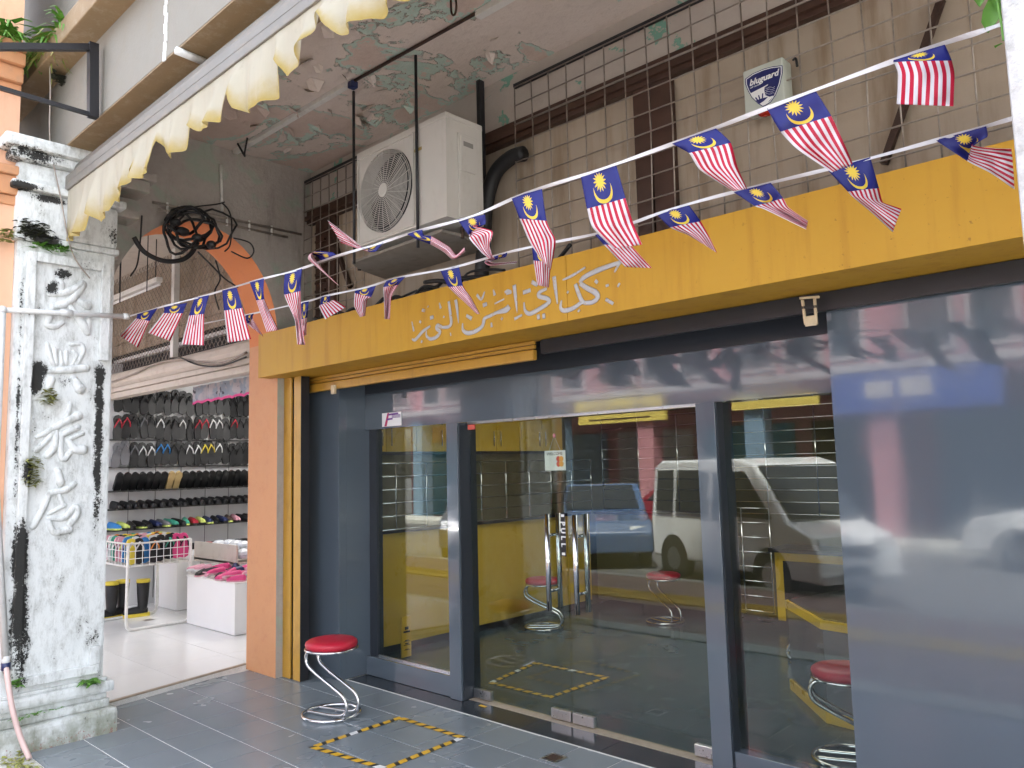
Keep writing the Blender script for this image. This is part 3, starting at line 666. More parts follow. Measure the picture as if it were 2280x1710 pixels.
def door(x0, x1, hinge_left, label):
    d = thing('glass_door', label, 'door', ((x0+x1)/2, 3.9, 0))
    mb = MB(); mb.box((x0+.003, 3.894, .012), (x1-.003, 3.906, 1.896)); mb.build('pane', m_glass, d)
    for xc in ((x0+.003, x0+.165), (x1-.165, x1-.003)):
        mb = MB(); mb.box((xc[0], 3.884, .010), (xc[1], 3.916, .070), .003); mb.build('patch_fitting', m_brushed, d)
    hx = x1-.12 if hinge_left else x0+.10
    for yy in (3.845, 3.955):
        mb = MB(); mb.tube([(hx, yy, .68), (hx, yy, 1.285)], .017, 14); h = mb.build('pull_handle', m_steel, d, smooth=True)
        for zz in (.80, 1.15):
            mb = MB(); mb.tube([(hx, yy, zz), (hx, 3.893 if yy < 3.9 else 3.907, zz)], .010, 10); mb.build('handle_stud', m_steel, h, smooth=True)
    return d
dl = door(-4.09, -3.215, True, 'left glass door leaf with chrome bar handles and PULL sticker')
dr = door(-3.208, -2.19, False, 'right glass door leaf with chrome bar handles')
# PULL strip on the left leaf
mb = MB(); mb.box((-3.262, 3.8915, 1.02), (-3.222, 3.8935, 1.29)); ps = mb.build('pull_sticker', m_black, dl)
for k, chh in enumerate('PULL'):
    text_mesh(chh, .05, (0, 0, -1), (1, 0, 0), (-3.242, 3.8908, 1.225-k*.045), thick=.001, bold=.002, name='letter', mat=m_print_white, parent=ps)
for zz in (1.275, 1.035):
    mb = MB(); mb.box((-3.255, 3.890, zz-.008), (-3.229, 3.8912, zz+.008)); mb.build('print_mark', m_print_white, ps)
# hanging card
wc = thing('welcome_card', 'small white welcome card with red and orange discs hanging inside the left door', 'card', (-3.3, 3.93, 1.62))
a, b_ = PY(1213, 1004, 3.925), PY(1260, 1047, 3.925)
mb = MB(); mb.box((a.x, 3.922, b_.z), (b_.x, 3.925, a.z)); mb.build('card', m_print_white, wc)
text_mesh('WELCOME', .028, (1, 0, 0), (0, 0, 1), ((a.x+b_.x)/2, 3.9212, a.z-.022), thick=.0006, name='lettering', mat=m_black, parent=wc)
m_mred = M('disc_red', (.62, .05, .03), .5); m_mor = M('disc_orange', (.75, .33, .03), .5)
for zz in (a.z-.055, a.z-.088):
    for dx, mm in ((-.012, m_mred), (.012, m_mor)):
        mb = MB(); mb.lathe((b_.x-.045+dx, 3.9205 if dx < 0 else 3.9202, zz), [(.018, 0), (.018, .0012)], 18, 'y'); mb.build('disc', mm, wc)
hook = PY(1233, 970, 3.91)
mb = MB(); mb.tube([(a.x+.04, 3.9235, a.z), (hook.x, 3.912, hook.z), (b_.x-.04, 3.9235, a.z)], .0012, 5); mb.build('string', m_print_white, wc)
mb = MB(); mb.ball((hook.x, 3.914, hook.z), .013, (1, .5, 1.2)); mb.build('suction_cup', M('pink_plastic', (.6, .12, .16), .4), wc, smooth=True)
# purple sticker on the header
st = thing('sticker', 'white sticker with a purple letter F on the dark header', 'sticker', (-4.86, 3.797, 1.97))
mb = MB(); mb.box((-4.985, 3.7965, 1.928), (-4.745, 3.7995, 2.035)); mb.build('backing', m_print_white, st)
mb = MB(); Y0 = 3.7955
mb.prism([(-4.955, Y0, 1.930), (-4.925, Y0, 1.930), (-4.893, Y0, 2.033), (-4.915, Y0, 2.033)], (0, .0008, 0)); mb.build('letter_stem', m_magenta, st)
mb = MB(); Y0 = 3.7951
mb.prism([(-4.910, Y0, 2.012), (-4.90, Y0, 2.026), (-4.78, Y0, 2.03), (-4.78, Y0, 2.018)], (0, .0008, 0)); mb.prism([(-4.925, Y0, 1.975), (-4.92, Y0, 1.99), (-4.85, Y0, 1.993), (-4.85, Y0, 1.98)], (0, .0008, 0))
for k in range(3): mb.box((-4.86+.0, Y0, 1.992+k*.009), (-4.755, Y0+.0008, 1.997+k*.009))
mb.build('letter_arms', m_purple, st)
mb = MB(); a = PY(1042, 946, 3.77); mb.box((a.x, 3.765, a.z-.035), (a.x+.07, 3.775, a.z), .002); single('red_tag', mb, M('red_label', (.45, .06, .04), .5), 'small red label at the head of the left door post', 'label')
# bit of orange peel-off tape on the sill, small floor plate
mb = MB(); a = PZ(1075, 1572, .002); mb.box((a.x-.03, a.y-.012, .0015), (a.x+.03, a.y+.012, .003)); single('tape_scrap', mb, m_yellowtape, 'torn scrap of orange tape on the dark sill', 'tape')
fp = thing('floor_plate', 'small square metal floor plate set in the grey tiles', 'plate', PZ(1233, 1688))
c = PZ(1233, 1688); mb = MB(); mb.box((c.x-.055, c.y-.055, .0008), (c.x+.055, c.y+.055, .0028)); mb.build('rim', m_brushed, fp)
mb = MB(); mb.box((c.x-.038, c.y-.038, .003), (c.x+.038, c.y+.038, .0036)); mb.build('grate', m_rust, fp)

# ------------------------------------------------------------------ yellow fascia with jawi lettering
fa = thing('fascia_sign', 'long yellow fascia signboard with worn silver jawi lettering', 'signboard', (-3.3, 3.2, 2.5))
FZ0, FZ1 = 2.346, 2.697
xs = [-5.752, PY(1262, 650, 3.15).x, 1.6]
for i in range(len(xs)-1):
    mb = MB(); mb.box((xs[i]+.0012, 3.15, FZ0), (xs[i+1]-.0012, 3.172, FZ1), .003); mb.build('front_sheet', m_fascia, fa)
mb = MB(); mb.box((-5.665, 3.173, FZ0+.001), (1.6, 3.545, FZ0+.012)); mb.build('soffit_sheet', m_fascia, fa)
mb = MB(); mb.box((-5.75, 3.173, FZ0+.001), (-5.738, 3.262, FZ1-.002)); mb.box((-5.737, 3.173, FZ0+.001), (-5.666, 3.262, FZ0+.012)); mb.build('end_cap', m_fascia, fa)
mb = MB(); mb.box((-5.66, 3.175, FZ0+.02), (1.6, 3.185, FZ1-.02)); mb.build('backing_frame', m_black, fa)
def cj(x, y): return PY(900+x/4.424, 560+y/4.424, 3.147)
KJ = (cj(100, 0)-cj(0, 0)).length/100
JW = [
 [([(2130,105),(1920,180),(1770,255),(1730,310)],[10,14,13,10]), ([(2125,105),(2070,205)],[9,5]), ([(1730,310),(1800,360),(1885,405),(1905,455),(1850,500),(1770,505)],[12,14,16,14,12,11]),
  ([(1685,320),(1712,400),(1745,475),(1775,505)],[11,12,12,10]), ([(1755,495),(1660,560),(1575,582),(1540,550),(1550,480)],[10,12,13,10,4]), ([(1560,280),(1650,240),(1785,155)],[4,8,5]),
  ([(1475,245),(1490,370),(1510,515)],[13,11,4]), ([(1405,365),(1335,400),(1328,440),(1405,462),(1425,500),(1340,560),(1240,612),(1190,580),(1180,500)],[8,11,13,13,13,13,13,10,4]),
  ([(1308,648),(1335,640)],[14,14]), ([(1362,640),(1388,632)],[14,14]), ([(1170,405),(1245,380)],[12,11]), ([(1255,298),(1312,332)],[12,10]), ([(1880,285),(1905,310)],[9,9]), ([(1985,470),(2060,515)],[9,8]), ([(2105,325),(2120,335)],[11,11]), ([(1985,340),(2015,330)],[7,6]), ([(1715,575),(1725,590)],[9,9]), ([(1605,395),(1618,405)],[7,7])],
 [([(1082,330),(1096,450),(1112,605)],[14,11,3]), ([(990,405),(1020,385),(1050,402),(1005,418)],[7,8,8,6]), ([(1035,540),(1000,575),(910,602),(850,632),(790,660),(775,700)],[16,18,9,10,10,8]),
  ([(790,665),(765,740),(690,790),(620,802),(578,770),(575,705)],[10,12,13,13,10,4]), ([(715,425),(760,470),(792,395)],[9,9,5]), ([(775,532),(815,515)],[12,11]), ([(890,515),(985,468)],[4,5]), ([(878,375),(892,432)],[5,10]), ([(612,630),(665,662)],[9,12]), ([(955,655),(968,668)],[8,8]), ([(858,700),(862,745)],[5,9]), ([(1085,665),(1160,625)],[9,6])],
 [([(505,475),(520,560),(535,705)],[12,11,3]), ([(438,490),(455,620),(462,705),(435,742),(370,748)],[10,11,11,10,9]), ([(370,745),(330,728),(318,758),(352,790),(320,840),(260,862),(220,832),(218,780)],[10,12,12,12,12,12,9,4]),
  ([(255,735),(180,790),(110,868),(75,862)],[6,11,11,4]), ([(75,690),(95,785)],[4,8]), ([(255,655),(288,645)],[12,11]), ([(150,685),(165,700)],[8,8]), ([(175,575),(205,585)],[10,9]), ([(232,538),(238,548)],[7,7]), ([(345,505),(360,560)],[4,10]), ([(385,640),(395,650)],[7,7]), ([(165,885),(178,890)],[8,8]), ([(455,800),(460,830)],[4,5])],
]
for wd_ in JW:
    mb = MB()
    for pts, rs in wd_:
        P = catmull([cj(*p) for p in pts], 5); mb.tube(P, [r*KJ for r in lerpl(rs, len(P))], 8, flat=(1, .10, 1))
    mb.build('jawi_word', m_silver, fa, smooth=True)
# dark trunking along the top of the fascia
mb = MB(); mb.box((-5.64, 3.40, 2.66), (1.6, 3.48, 2.76), .004); single('cable_trunking', mb, m_black, 'black cable trunking along the top of the yellow fascia', 'trunking')
# roller shutter: guide rails and bottom bar
rs_ = thing('roller_shutter', 'raised yellow roller shutter with rusty side guide and bottom bar', 'shutter', (-5.5, 3.4, 0))
mb = MB(); mb.box((-5.677, 3.340, .003), (-5.567, 3.352, 2.345)); mb.box((-5.535, 3.345, .003), (-5.435, 3.357, 2.345)); mb.build('guide_rail', m_yellowmetal, rs_)
mb = MB(); mb.box((-5.677, 3.41, .003), (-5.435, 3.42, 2.344)); mb.box((-5.4345, 3.345, .003), (-5.430, 3.42, 2.344)); mb.build('guide_channel', m_black, rs_)
e1 = PY(1190, 780, 3.48).x
mb = MB(); mb.box((-5.60, 3.465, 2.225), (e1, 3.505, 2.290), .01); mb.build('bottom_bar', m_yellowmetal, rs_)
for k in range(2):
    mb = MB(); mb.box((-5.60, 3.478, 2.295+k*.026), (e1, 3.496, 2.317+k*.026), .004); mb.build('slat', m_yellowmetal, rs_)
mb = MB(); mb.box((e1+.03, 3.50, 2.26), (1.6, 3.535, 2.344)); mb.build('recess_shade_strip', m_black, rs_)  # black strip stands in for the shaded recess under the fascia
# latches
lt = thing('latch', 'cream metal latch hanging under the fascia above the doors', 'latch', (-1.42, 3.5, 2.27)); mb = MB()
def lp(x, y): return PY(1650+x/3.511, 600+y/3.511, 3.45)
for a, b_, w_ in (((460, 225), (610, 215), .012), ((480, 240), (505, 430), .012), ((575, 225), (590, 430), .012)): mb.bar(lp(*a), lp(*b_), w_, .01)
mb.build('frame', M('cream_latch_paint', (.62, .50, .32), .5, dirt=.3), lt)
a, b_ = lp(500, 370), lp(590, 435); mb = MB(); mb.box((a.x, 3.445, b_.z), (b_.x, 3.455, a.z)); mb.build('plate', bpy.data.materials['cream_latch_paint'], lt)
a, b_ = lp(470, 300), lp(590, 290); mb = MB(); mb.bar(a, b_, .012, .012); mb.build('bolt', m_black, lt)
a = PY(746, 866, 3.46); mb = MB(); mb.box((a.x-.03, 3.44, a.z-.04), (a.x+.02, 3.46, a.z+.03), .004); single('shutter_clip', mb, bpy.data.materials['cream_latch_paint'], 'small cream shutter clip at the left end of the header', 'clip')

# ------------------------------------------------------------------ inside the shop
ins = thing('shop_room', 'dim shop room seen behind the glass', 'room', (-3, 6, 0))
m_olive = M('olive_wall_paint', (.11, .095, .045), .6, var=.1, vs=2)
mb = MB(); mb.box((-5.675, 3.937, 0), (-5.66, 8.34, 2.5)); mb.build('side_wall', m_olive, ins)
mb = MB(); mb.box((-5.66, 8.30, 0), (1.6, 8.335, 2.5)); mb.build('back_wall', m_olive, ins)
SKX0, SKX1, SKY0, SKY1 = -4.6, -2.0, 5.3, 6.0  # extent of the ceiling opening made for the added light panel
mb = MB(); mb.box((-5.66, 3.937, 2.505), (1.6, SKY0, 2.60)); mb.box((-5.66, SKY1, 2.505), (1.6, 8.3, 2.60)); mb.box((-5.66, SKY0, 2.505), (SKX0, SKY1, 2.60)); mb.box((SKX1, SKY0, 2.505), (1.6, SKY1, 2.60))
q = MB(); q.add([(SKX0, SKY0, 2.56), (SKX1, SKY0, 2.56), (SKX1, SKY1, 2.56), (SKX0, SKY1, 2.56)], [(0, 1, 2, 3)]); q.build('added_light_panel', m_frost, ins)  # unseen panel added only to brighten the shop room
mb.build('room_ceiling', M('room_ceiling_paint', (.55, .54, .48), .8), ins)
lc = thing('side_counter', 'yellow fronted counter along the left wall inside the shop', 'counter', (-5.5, 5.6, 0))
mb = MB(); mb.box((-5.655, 3.95, .07), (-5.60, 7.2, 1.03)); mb.build('front_board', m_yellowboard, lc)
mb = MB(); mb.box((-5.655, 3.95, .0), (-5.625, 7.2, .069)); mb.build('toe_kick', m_black, lc)
mb = MB(); mb.box((-5.658, 3.95, 1.031), (-5.57, 7.2, 1.06)); mb.build('worktop', m_black, lc)
uc = thing('wall_cabinet', 'yellow wall cabinets above the left counter inside the shop', 'cabinet', (-5.6, 5, 1.75))
for k in range(8):
    y0 = 3.96+k*.35; mb = MB(); mb.box((-5.655, y0+.003, 1.75), (-5.60, y0+.347, 2.42), .002); dd = mb.build('cabinet_door', m_yellowboard, uc)
    hy = y0+.30 if k % 2 == 0 else y0+.05; mb = MB(); mb.tube([(-5.585, hy, 1.80), (-5.585, hy, 1.95)], .006, 8); mb.build('handle', m_steel, dd, smooth=True)
mb = MB(); mb.box((-5.655, 3.96, 1.72), (-5.605, 6.76, 1.749)); mb.build('bottom_board', m_black, uc)
def grille(name, label, org, ud, nu, du, nz, z0, dz, r=.007):
    g_ = thing(name, label, 'grille', org); org = Vector(org); ud = Vector(ud)
    for i in range(nu+1):
        mb = MB(); p = org+ud*(i*du); mb.tube([(p.x, p.y, z0), (p.x, p.y, z0+dz*nz)], r*1.2, 8); mb.build('upright', m_steel, g_, smooth=True)
    for k in range(nz+1):
        mb = MB(); p = org; q = org+ud*(nu*du); mb.tube([(p.x, p.y, z0+k*dz), (q.x, q.y, z0+k*dz)], r, 8); mb.build('rail', m_steel, g_, smooth=True)
    return g_
grille('chrome_grille', 'chrome security grille over the left counter inside the shop', (-5.52, 4.0, 0), (0, 1, 0), 9, .35, 5, 1.07, .115)
bc = thing('back_counter', 'olive yellow counter across the back of the shop', 'counter', (-3, 7.3, 0))
mb = MB(); mb.box((-5.55, 7.25, .08), (-4.05, 7.30, 1.03)); mb.build('side_board', m_olive, bc)
mb = MB(); mb.box((-3.42, 7.25, .08), (-.2, 7.30, .72)); mb.build('front_board', m_yellowboard, bc)
mb = MB(); mb.box((-5.55, 7.20, 1.031), (-4.05, 7.6, 1.06)); mb.box((-3.45, 7.18, .721), (-.2, 7.6, .76)); mb.build('worktop', m_black, bc)
for (x0, x1) in ((-3.34, -2.45), (-2.43, -1.4), (-1.38, -.3)):
    mb = MB(); mb.box((x0, 7.243, .081), (x1, 7.249, .64)); mb.build('dark_inset', m_darkfill, bc)
grille('chrome_grille', 'chrome security grille over the back counter inside the shop', (-5.5, 7.35, 0), (1, 0, 0), 10, .5, 9, 1.07, .115)
grille('chrome_gate', 'chrome barred gate between the back counters', (-4.02, 7.22, 0), (1, 0, 0), 2, .29, 7, .15, .14)
rc = thing('island_counter', 'low blue grey counter with yellow trim strips inside the right window', 'counter', (-1.5, 5.2, 0))
pl = [(-2.50, 5.42), (-2.03, 4.87), (-.9, 4.70), (.6, 4.70), (.6, 6.6), (-2.2, 6.6)]
def prismz(pts, z0, z1): q = MB(); q.prism([(x_, y_, z0) for x_, y_ in pts], (0, 0, z1-z0)); return q
def inset(pts, d):
    cx = sum(p[0] for p in pts)/len(pts); cy = sum(p[1] for p in pts)/len(pts)
    return [(p[0]+(cx-p[0])*d, p[1]+(cy-p[1])*d) for p in pts]
prismz(pl, .002, .07).build('base_strip', m_yellowboard, rc); prismz(inset(pl, .012), .0705, .555).build('body', m_panel, rc); prismz(pl, .556, .61).build('top_strip', m_yellowboard, rc); prismz(inset(pl, .02), .611, .617).build('top_glass', m_paneldark, rc)
# caution board inside the left window
hz = thing('hazard_board', 'narrow yellow hazard board with black symbol inside the left window', 'board', (-5.40, 4.34, 0))
mb = MB(); mb.box((-5.41, 4.30, .002), (-5.39, 4.40, .34), .004); mb.build('board', m_yellowtape, hz)
mb = MB()
for zz, hh in ((.205, .05), (.13, .015), (.10, .02), (.06, .01)): mb.box((-5.3895, 4.315, zz), (-5.3885, 4.385, zz+hh*.3)); mb.box((-5.3895, 4.33, zz+hh*.5), (-5.3885, 4.37, zz+hh))
mb.build('symbol', m_black, hz)

# ------------------------------------------------------------------ stools
def stool(loc, rz, label, group='red topped chrome stools'):
    t = thing('stool', label, 'stool', loc, group); t.rotation_euler = (0, 0, rz)
    L = Vector(loc)
    def ad(pts): return [Vector(p)+L for p in pts]
    mb = MB(); mb.lathe(L, [(.02, .432), (.150, .432), (.166, .440), (.172, .456), (.168, .472), (.150, .484), (.09, .490), (.015, .492)], 40); mb.build('seat', m_red, t, smooth=True)
    mb = MB(); mb.tube(ad([(.168*math.cos(a*math.pi/20), .168*math.sin(a*math.pi/20), .428) for a in range(40)]), .009, 10, closed=True); mb.build('seat_rim', m_steel, t, smooth=True)
    mb = MB(); mb.lathe(L, [(.155, .420), (.155, .431)], 32); mb.build('seat_pan', m_black, t)
    mb = MB(); mb.tube(ad([(.185*math.cos(a*math.pi/24), .185*math.sin(a*math.pi/24), .013) for a in range(48)]), .012, 10, closed=True); mb.build('base_ring', m_steel, t, smooth=True)
    for yy in (-.055, .055):
        pts = [(-.02, yy, .420), (-.13, yy, .415), (-.175, yy, .375), (-.165, yy, .315), (-.09, yy, .265), (.06, yy, .195), (.155, yy, .145), (.185, yy, .09), (.165, yy, .04), (.10, yy, .020), (-.05, yy, .014), (-.16, yy, .013)]
        mb = MB(); mb.tube(catmull(ad(pts), 6), .0115, 10); mb.build('leg', m_steel, t, smooth=True)
    return t
sc_ = PZ(742, 1593)
stool((sc_.x-.02, sc_.y, 0), R_(12), 'red round stool on curved chrome legs standing outside on the tiles')
stool((-1.70, 4.36, 0), R_(20), 'red round stool just inside the right window')
stool((-5.24, 5.95, 0), R_(30), 'red round stool inside the shop beside the yellow side counter')
stool((-4.45, 6.9, 0), R_(-20), 'red round stool inside the shop before the back counter')
stool((-2.65, 6.2, 0), R_(190), 'red round stool inside the shop near the island counter')
# ------------------------------------------------------------------ hazard tape squares on the floor
def tape_square(c4, z, label):
    t = thing('tape_square', label, 'floor tape', (c4[0].x, c4[0].y, z), 'hazard tape squares')
    for i in range(4):
        a, b_ = c4[i], c4[(i+1) % 4]; d = (b_-a); L = d.length; d.normalize(); nn = Vector((-d.y, d.x, 0)); wd = .042; n_ = int(L/.05); k = 0
        zz = z+.0004*(i % 2); pos_ = 0.0
        while pos_ < L-.01:
            for nm_, mt_, ln in (('yellow_band', m_yellowtape, .056), ('black_band', m_blacktape, .030)):
                e = min(pos_+ln, L)
                if e > pos_+.006:
                    q = MB(); sk = .018; A0, B0 = a+d*pos_, a+d*e
                    P = [A0-nn*wd/2, B0-nn*wd/2, B0+nn*wd/2+d*sk, A0+nn*wd/2+d*sk]
                    q.prism([(p.x, p.y, zz+.0012) for p in P], (0, 0, .0006)); q.build(nm_, m_print_white if (nm_ == 'yellow_band' and random.random() < .07) else mt_, t)
                pos_ = e
    return t
tape_square([PZ(696, 1664), PZ(890, 1599), PZ(1030, 1643), PZ(856, 1712)], .001, 'yellow and black tape square stuck on the tiles outside the doors')
tape_square([PZ(1092, 1521), PZ(1192, 1477), PZ(1350, 1509), PZ(1225, 1553)], .002, 'yellow and black tape square on the floor behind the glass doors')
# ------------------------------------------------------------------ air conditioner, tray, rods, pipe
ac = thing('air_conditioner', 'grimy white air conditioner outdoor unit hung under the ceiling', 'air conditioner', (-3.75, 3.1, 3.05))
X0, X1, Y0, Y1, Z0, Z1 = -4.185, -3.305, 3.00, 3.30, 3.06, 3.695; FC = Vector((-3.885, 3.0, 3.365)); FR = .268
mb = MB()
# front plate with a round opening
N = 40; hole = [(FC.x+FR*math.cos(2*math.pi*i/N), FC.z+FR*math.sin(2*math.pi*i/N)) for i in range(N)]
def edgept(a):
    c, s_ = math.cos(a), math.sin(a); ts = []
    if c > 1e-6: ts.append((X1-FC.x)/c)
    if c < -1e-6: ts.append((X0-FC.x)/c)
    if s_ > 1e-6: ts.append((Z1-FC.z)/s_)
    if s_ < -1e-6: ts.append((Z0-FC.z)/s_)
    t_ = min(ts); return (FC.x+c*t_, FC.z+s_*t_)
angs = sorted(set([2*math.pi*i/N for i in range(N)]+[math.atan2(z-FC.z, x-FC.x) % (2*math.pi) for x in (X0, X1) for z in (Z0, Z1)]))
for i in range(len(angs)):
    a, b_ = angs[i], angs[(i+1) % len(angs)]; b2 = b_ if b_ > a else b_+2*math.pi
    h0 = (FC.x+FR*math.cos(a), FC.z+FR*math.sin(a)); h1 = (FC.x+FR*math.cos(b2), FC.z+FR*math.sin(b2)); e0, e1 = edgept(a), edgept(b2)
    mb.add([(h0[0], Y0, h0[1]), (h1[0], Y0, h1[1]), (e1[0], Y0, e1[1]), (e0[0], Y0, e0[1])], [(0, 1, 2, 3)])
    mb.add([(h0[0], Y0, h0[1]), (h1[0], Y0, h1[1]), (h1[0], Y0+.08, h1[1]), (h0[0], Y0+.08, h0[1])], [(0, 1, 2, 3)])
mb.add([(X0, Y0, Z0), (X1, Y0, Z0), (X1, Y1, Z0), (X0, Y1, Z0), (X0, Y0, Z1), (X1, Y0, Z1), (X1, Y1, Z1), (X0, Y1, Z1)], [(0, 3, 2, 1), (4, 5, 6, 7), (1, 2, 6, 5), (2, 3, 7, 6), (3, 0, 4, 7)])
mb.build('casing', m_ac, ac, fixn=False)
mb = MB(); mb.box((X0-.004, Y0-.004, Z1-.03), (X1+.004, Y1, Z1+.004), .004); mb.build('lid', m_ac, ac)
mb = MB(); mb.lathe((FC.x, Y0+.085, FC.z), [(FR*1.0, 0), (FR*1.0, .004)], 40, 'y'); mb.build('fan_recess', m_acdark, ac)
fan = MB()
for k in range(3):
    a0 = k*2*math.pi/3+.4; P = []
    for (rr, da, yy) in ((.05, -.25, .06), (.24, -.1, .075), (.245, .75, .03), (.06, .9, .035)): P.append((FC.x+rr*math.cos(a0+da), Y0+yy, FC.z+rr*math.sin(a0+da)))
    fan.prism(P, (0, .004, 0))
fan.build('fan', M('fan_grey_plastic', (.12, .12, .12), .5), ac)
gd = MB()
for k in range(1, 19):
    r_ = .045+k*.0122; gd.tube([(FC.x+r_*math.cos(2*math.pi*i/36), Y0-.012-(.010 if k < 17 else 0), FC.z+r_*math.sin(2*math.pi*i/36)) for i in range(36)], .0022, 4, closed=True)
for k in range(24):
    a = 2*math.pi*k/24; gd.tube([(FC.x+.04*math.cos(a), Y0-.022, FC.z+.04*math.sin(a)), (FC.x+.262*math.cos(a+.25), Y0-.016, FC.z+.262*math.sin(a+.25))], .002, 4)
gd.build('fan_guard', m_ac, ac, smooth=True)
mb = MB(); mb.lathe((FC.x, Y0-.028, FC.z), [(.03, 0), (.046, .004), (.046, .014)], 24, 'y'); mb.build('guard_hub', m_ac, ac, smooth=False)
fx0, fx1, fz0, fz1 = FC.x-.285, FC.x+.285, FC.z-.29, FC.z+.29
mb = MB()
for (a, b_) in (((fx0, fz0), (fx1, fz0)), ((fx1, fz0), (fx1, fz1)), ((fx1, fz1), (fx0, fz1)), ((fx0, fz1), (fx0, fz0))): mb.bar((a[0], Y0-.005, a[1]), (b_[0], Y0-.005, b_[1]), .014, .010)
mb.build('guard_frame', m_ac, ac)
mb = MB(); mb.box((X1, Y0+.09, Z0+.02), (X1+.014, Y0+.24, Z1-.10), .004); mb.box((X1+.0145, Y0+.10, Z0+.30), (X1+.022, Y0+.22, Z1-.12), .003); sp = mb.build('service_cover', m_ac, ac)
mb = MB(); mb.box((X1+.0225, Y0+.12, Z1-.18), (X1+.0235, Y0+.20, Z1-.15)); mb.build('rating_label', M('grey_label', (.25, .24, .22), .5), sp)
mb = MB(); mb.box((X1-.30, Y0-.002, Z0+.47), (X1-.22, Y0-.0005, Z0+.49)); mb.build('brand_plate', M('brass_label', (.35, .26, .08), .4), ac)
tr = thing('ac_tray', 'grey sheet metal drip tray slung below the air conditioner', 'tray', (-3.9, 3.2, 2.99))
T = [PZ(783, 587, 2.985), PZ(800, 600, 2.985), PZ(858, 622, 2.985), PZ(1085, 556, 2.985), PZ(1030, 528, 2.985), PZ(983, 516, 2.985)]
mb = MB(); mb.prism(T, (0, 0, .018)); mb.build('sheet', m_tray, tr)
for k in (1, 4):
    mb = MB(); p = T[k]; mb.tube([(p.x, p.y, 2.978), (p.x, p.y, 3.05)], .012, 10); mb.build('bolt', m_rust, tr)
for (x, zt, zb) in ((-4.207, 4.14, 2.95), (-3.555, 4.14, 2.92)):
    mb = MB(); mb.tube([(x, 2.985, zt), (x, 2.985, zb)], .0095, 8); single('hanger_rod', mb, m_black, 'black threaded rod hanging %s the fan of the air conditioner' % ('at the left of' if x < -4 else 'to the right of'), 'rod', 'rods carrying the air conditioner tray', True)
ip = catmull([PY(1166, 342, 3.50), PY(1140, 350, 3.50), PY(1108, 378, 3.50), PY(1090, 420, 3.50), PY(1080, 480, 3.50), PY(1076, 560, 3.50), PY(1070, 640, 3.50)], 6)
mb = MB(); mb.tube(ip, .048, 12); single('insulated_pipe', mb, m_rubber, 'fat black insulated refrigerant pipe bending down behind the air conditioner', 'pipe', smooth=True)
mb = MB(); p, q = PY(1081, 190, 3.55), PY(1092, 360, 3.55); mb.bar((p.x, 3.50, p.z+.02), (p.x+.0, 3.50, 2.7), .045, .03); single('steel_upright', mb, m_black, 'black steel upright on the wall right of the air conditioner', 'upright')
# loose dark clutter above the fascia
mb = MB(); rnd = random.Random(5)
for k in range(9):
    x0 = rnd.uniform(-5.4, -3.2); pts = [(x0+i*.18, 3.33+rnd.uniform(-.05, .05), 2.72+rnd.uniform(-.02, .09)) for i in range(6)]; mb.tube(catmull(pts, 5), rnd.uniform(.006, .014), 6)
single('loose_cables', mb, m_rubber, 'tangle of black cables lying on the left end of the yellow fascia', 'cables', smooth=True)

# ------------------------------------------------------------------ wire mesh in front of the upper wall
def wire_grid(name, label, xs_, zs_, Y, skip=()):
    g_ = thing(name, label, 'wire mesh', ((xs_[0]+xs_[-1])/2, Y, zs_[0]), 'wire mesh panels on the upper wall')
    for i, x_ in enumerate(xs_):
        mb = MB(); j = random.uniform(-.014, .014); mb.tube([(x_, Y, zs_[0]), (x_+j, Y-.003, (zs_[0]+zs_[-1])/2), (x_-j*.3, Y, zs_[-1])], .0042, 6); mb.build('upright_wire', m_wire, g_, smooth=True)
    for k, z_ in enumerate(zs_):
        mb = MB(); r_ = .0065 if k in (2,) else .0042; mb.tube([(xs_[0], Y-.007, z_+random.uniform(-.004, .004)), ((xs_[0]+xs_[-1])/2, Y-.009, z_+random.uniform(-.014, .014)), (xs_[-1], Y-.007, z_+random.uniform(-.006, .006))], r_, 6); mb.build('cross_wire', m_wire, g_, smooth=True)
    mb = MB(); mb.bar((xs_[0]-.01, Y+.012, zs_[0]+.02), (xs_[-1], Y+.012, zs_[0]+.02), .025, .025); mb.build('top_angle', m_black, g_)
zsr = [3.970-i*.1215 for i in range(11)]
wire_grid('wire_mesh', 'rusty square wire mesh over the beige wall to the right of the air conditioner', [-3.195+i*.1395 for i in range(28)], zsr, 3.49)
wire_grid('wire_mesh', 'short square wire mesh panel left of the air conditioner', [-5.62+i*.119 for i in range(8)], [4.0-i*.1215 for i in range(11)], 3.49)
# ------------------------------------------------------------------ alarm box
al = thing('alarm_box', 'pale alarm siren box with a navy shield emblem on the wire mesh', 'alarm box', (-1.55, 3.5, 3.38))
AXL, AXR, AZB, AZT, AF = -1.648, -1.446, 3.262, 3.482, 3.45
mb = MB(); mb.box((AXL, AF, AZB), (AXR, 3.545, AZT), .008); mb.build('housing', m_alarm, al)
def ab(x, y): return PY(1640+x/11.85, 120+y/11.85, AF-.0015)
sh_out = [(225, 660), (420, 520), (720, 390), (950, 330), (1210, 300), (1215, 500), (1150, 800), (1040, 1080), (900, 1280), (760, 1370), (690, 1395), (560, 1310), (400, 1160), (290, 960), (230, 800)]
mb = MB(); mb.prism([ab(*p) for p in sh_out], (0, .0012, 0)); mb.build('shield', m_print_navy, al)
cxs, czs = 700, 820
def shrink(f, yy): 
    return [PY(1640+(cxs+(x_-cxs)*f)/11.85, 120+(czs+(y_-czs)*f)/11.85, yy) for x_, y_ in sh_out]
mb = MB(); mb.prism(shrink(.955, AF-.0022), (0, .0006, 0)); mb.build('shield_line', m_print_white, al)
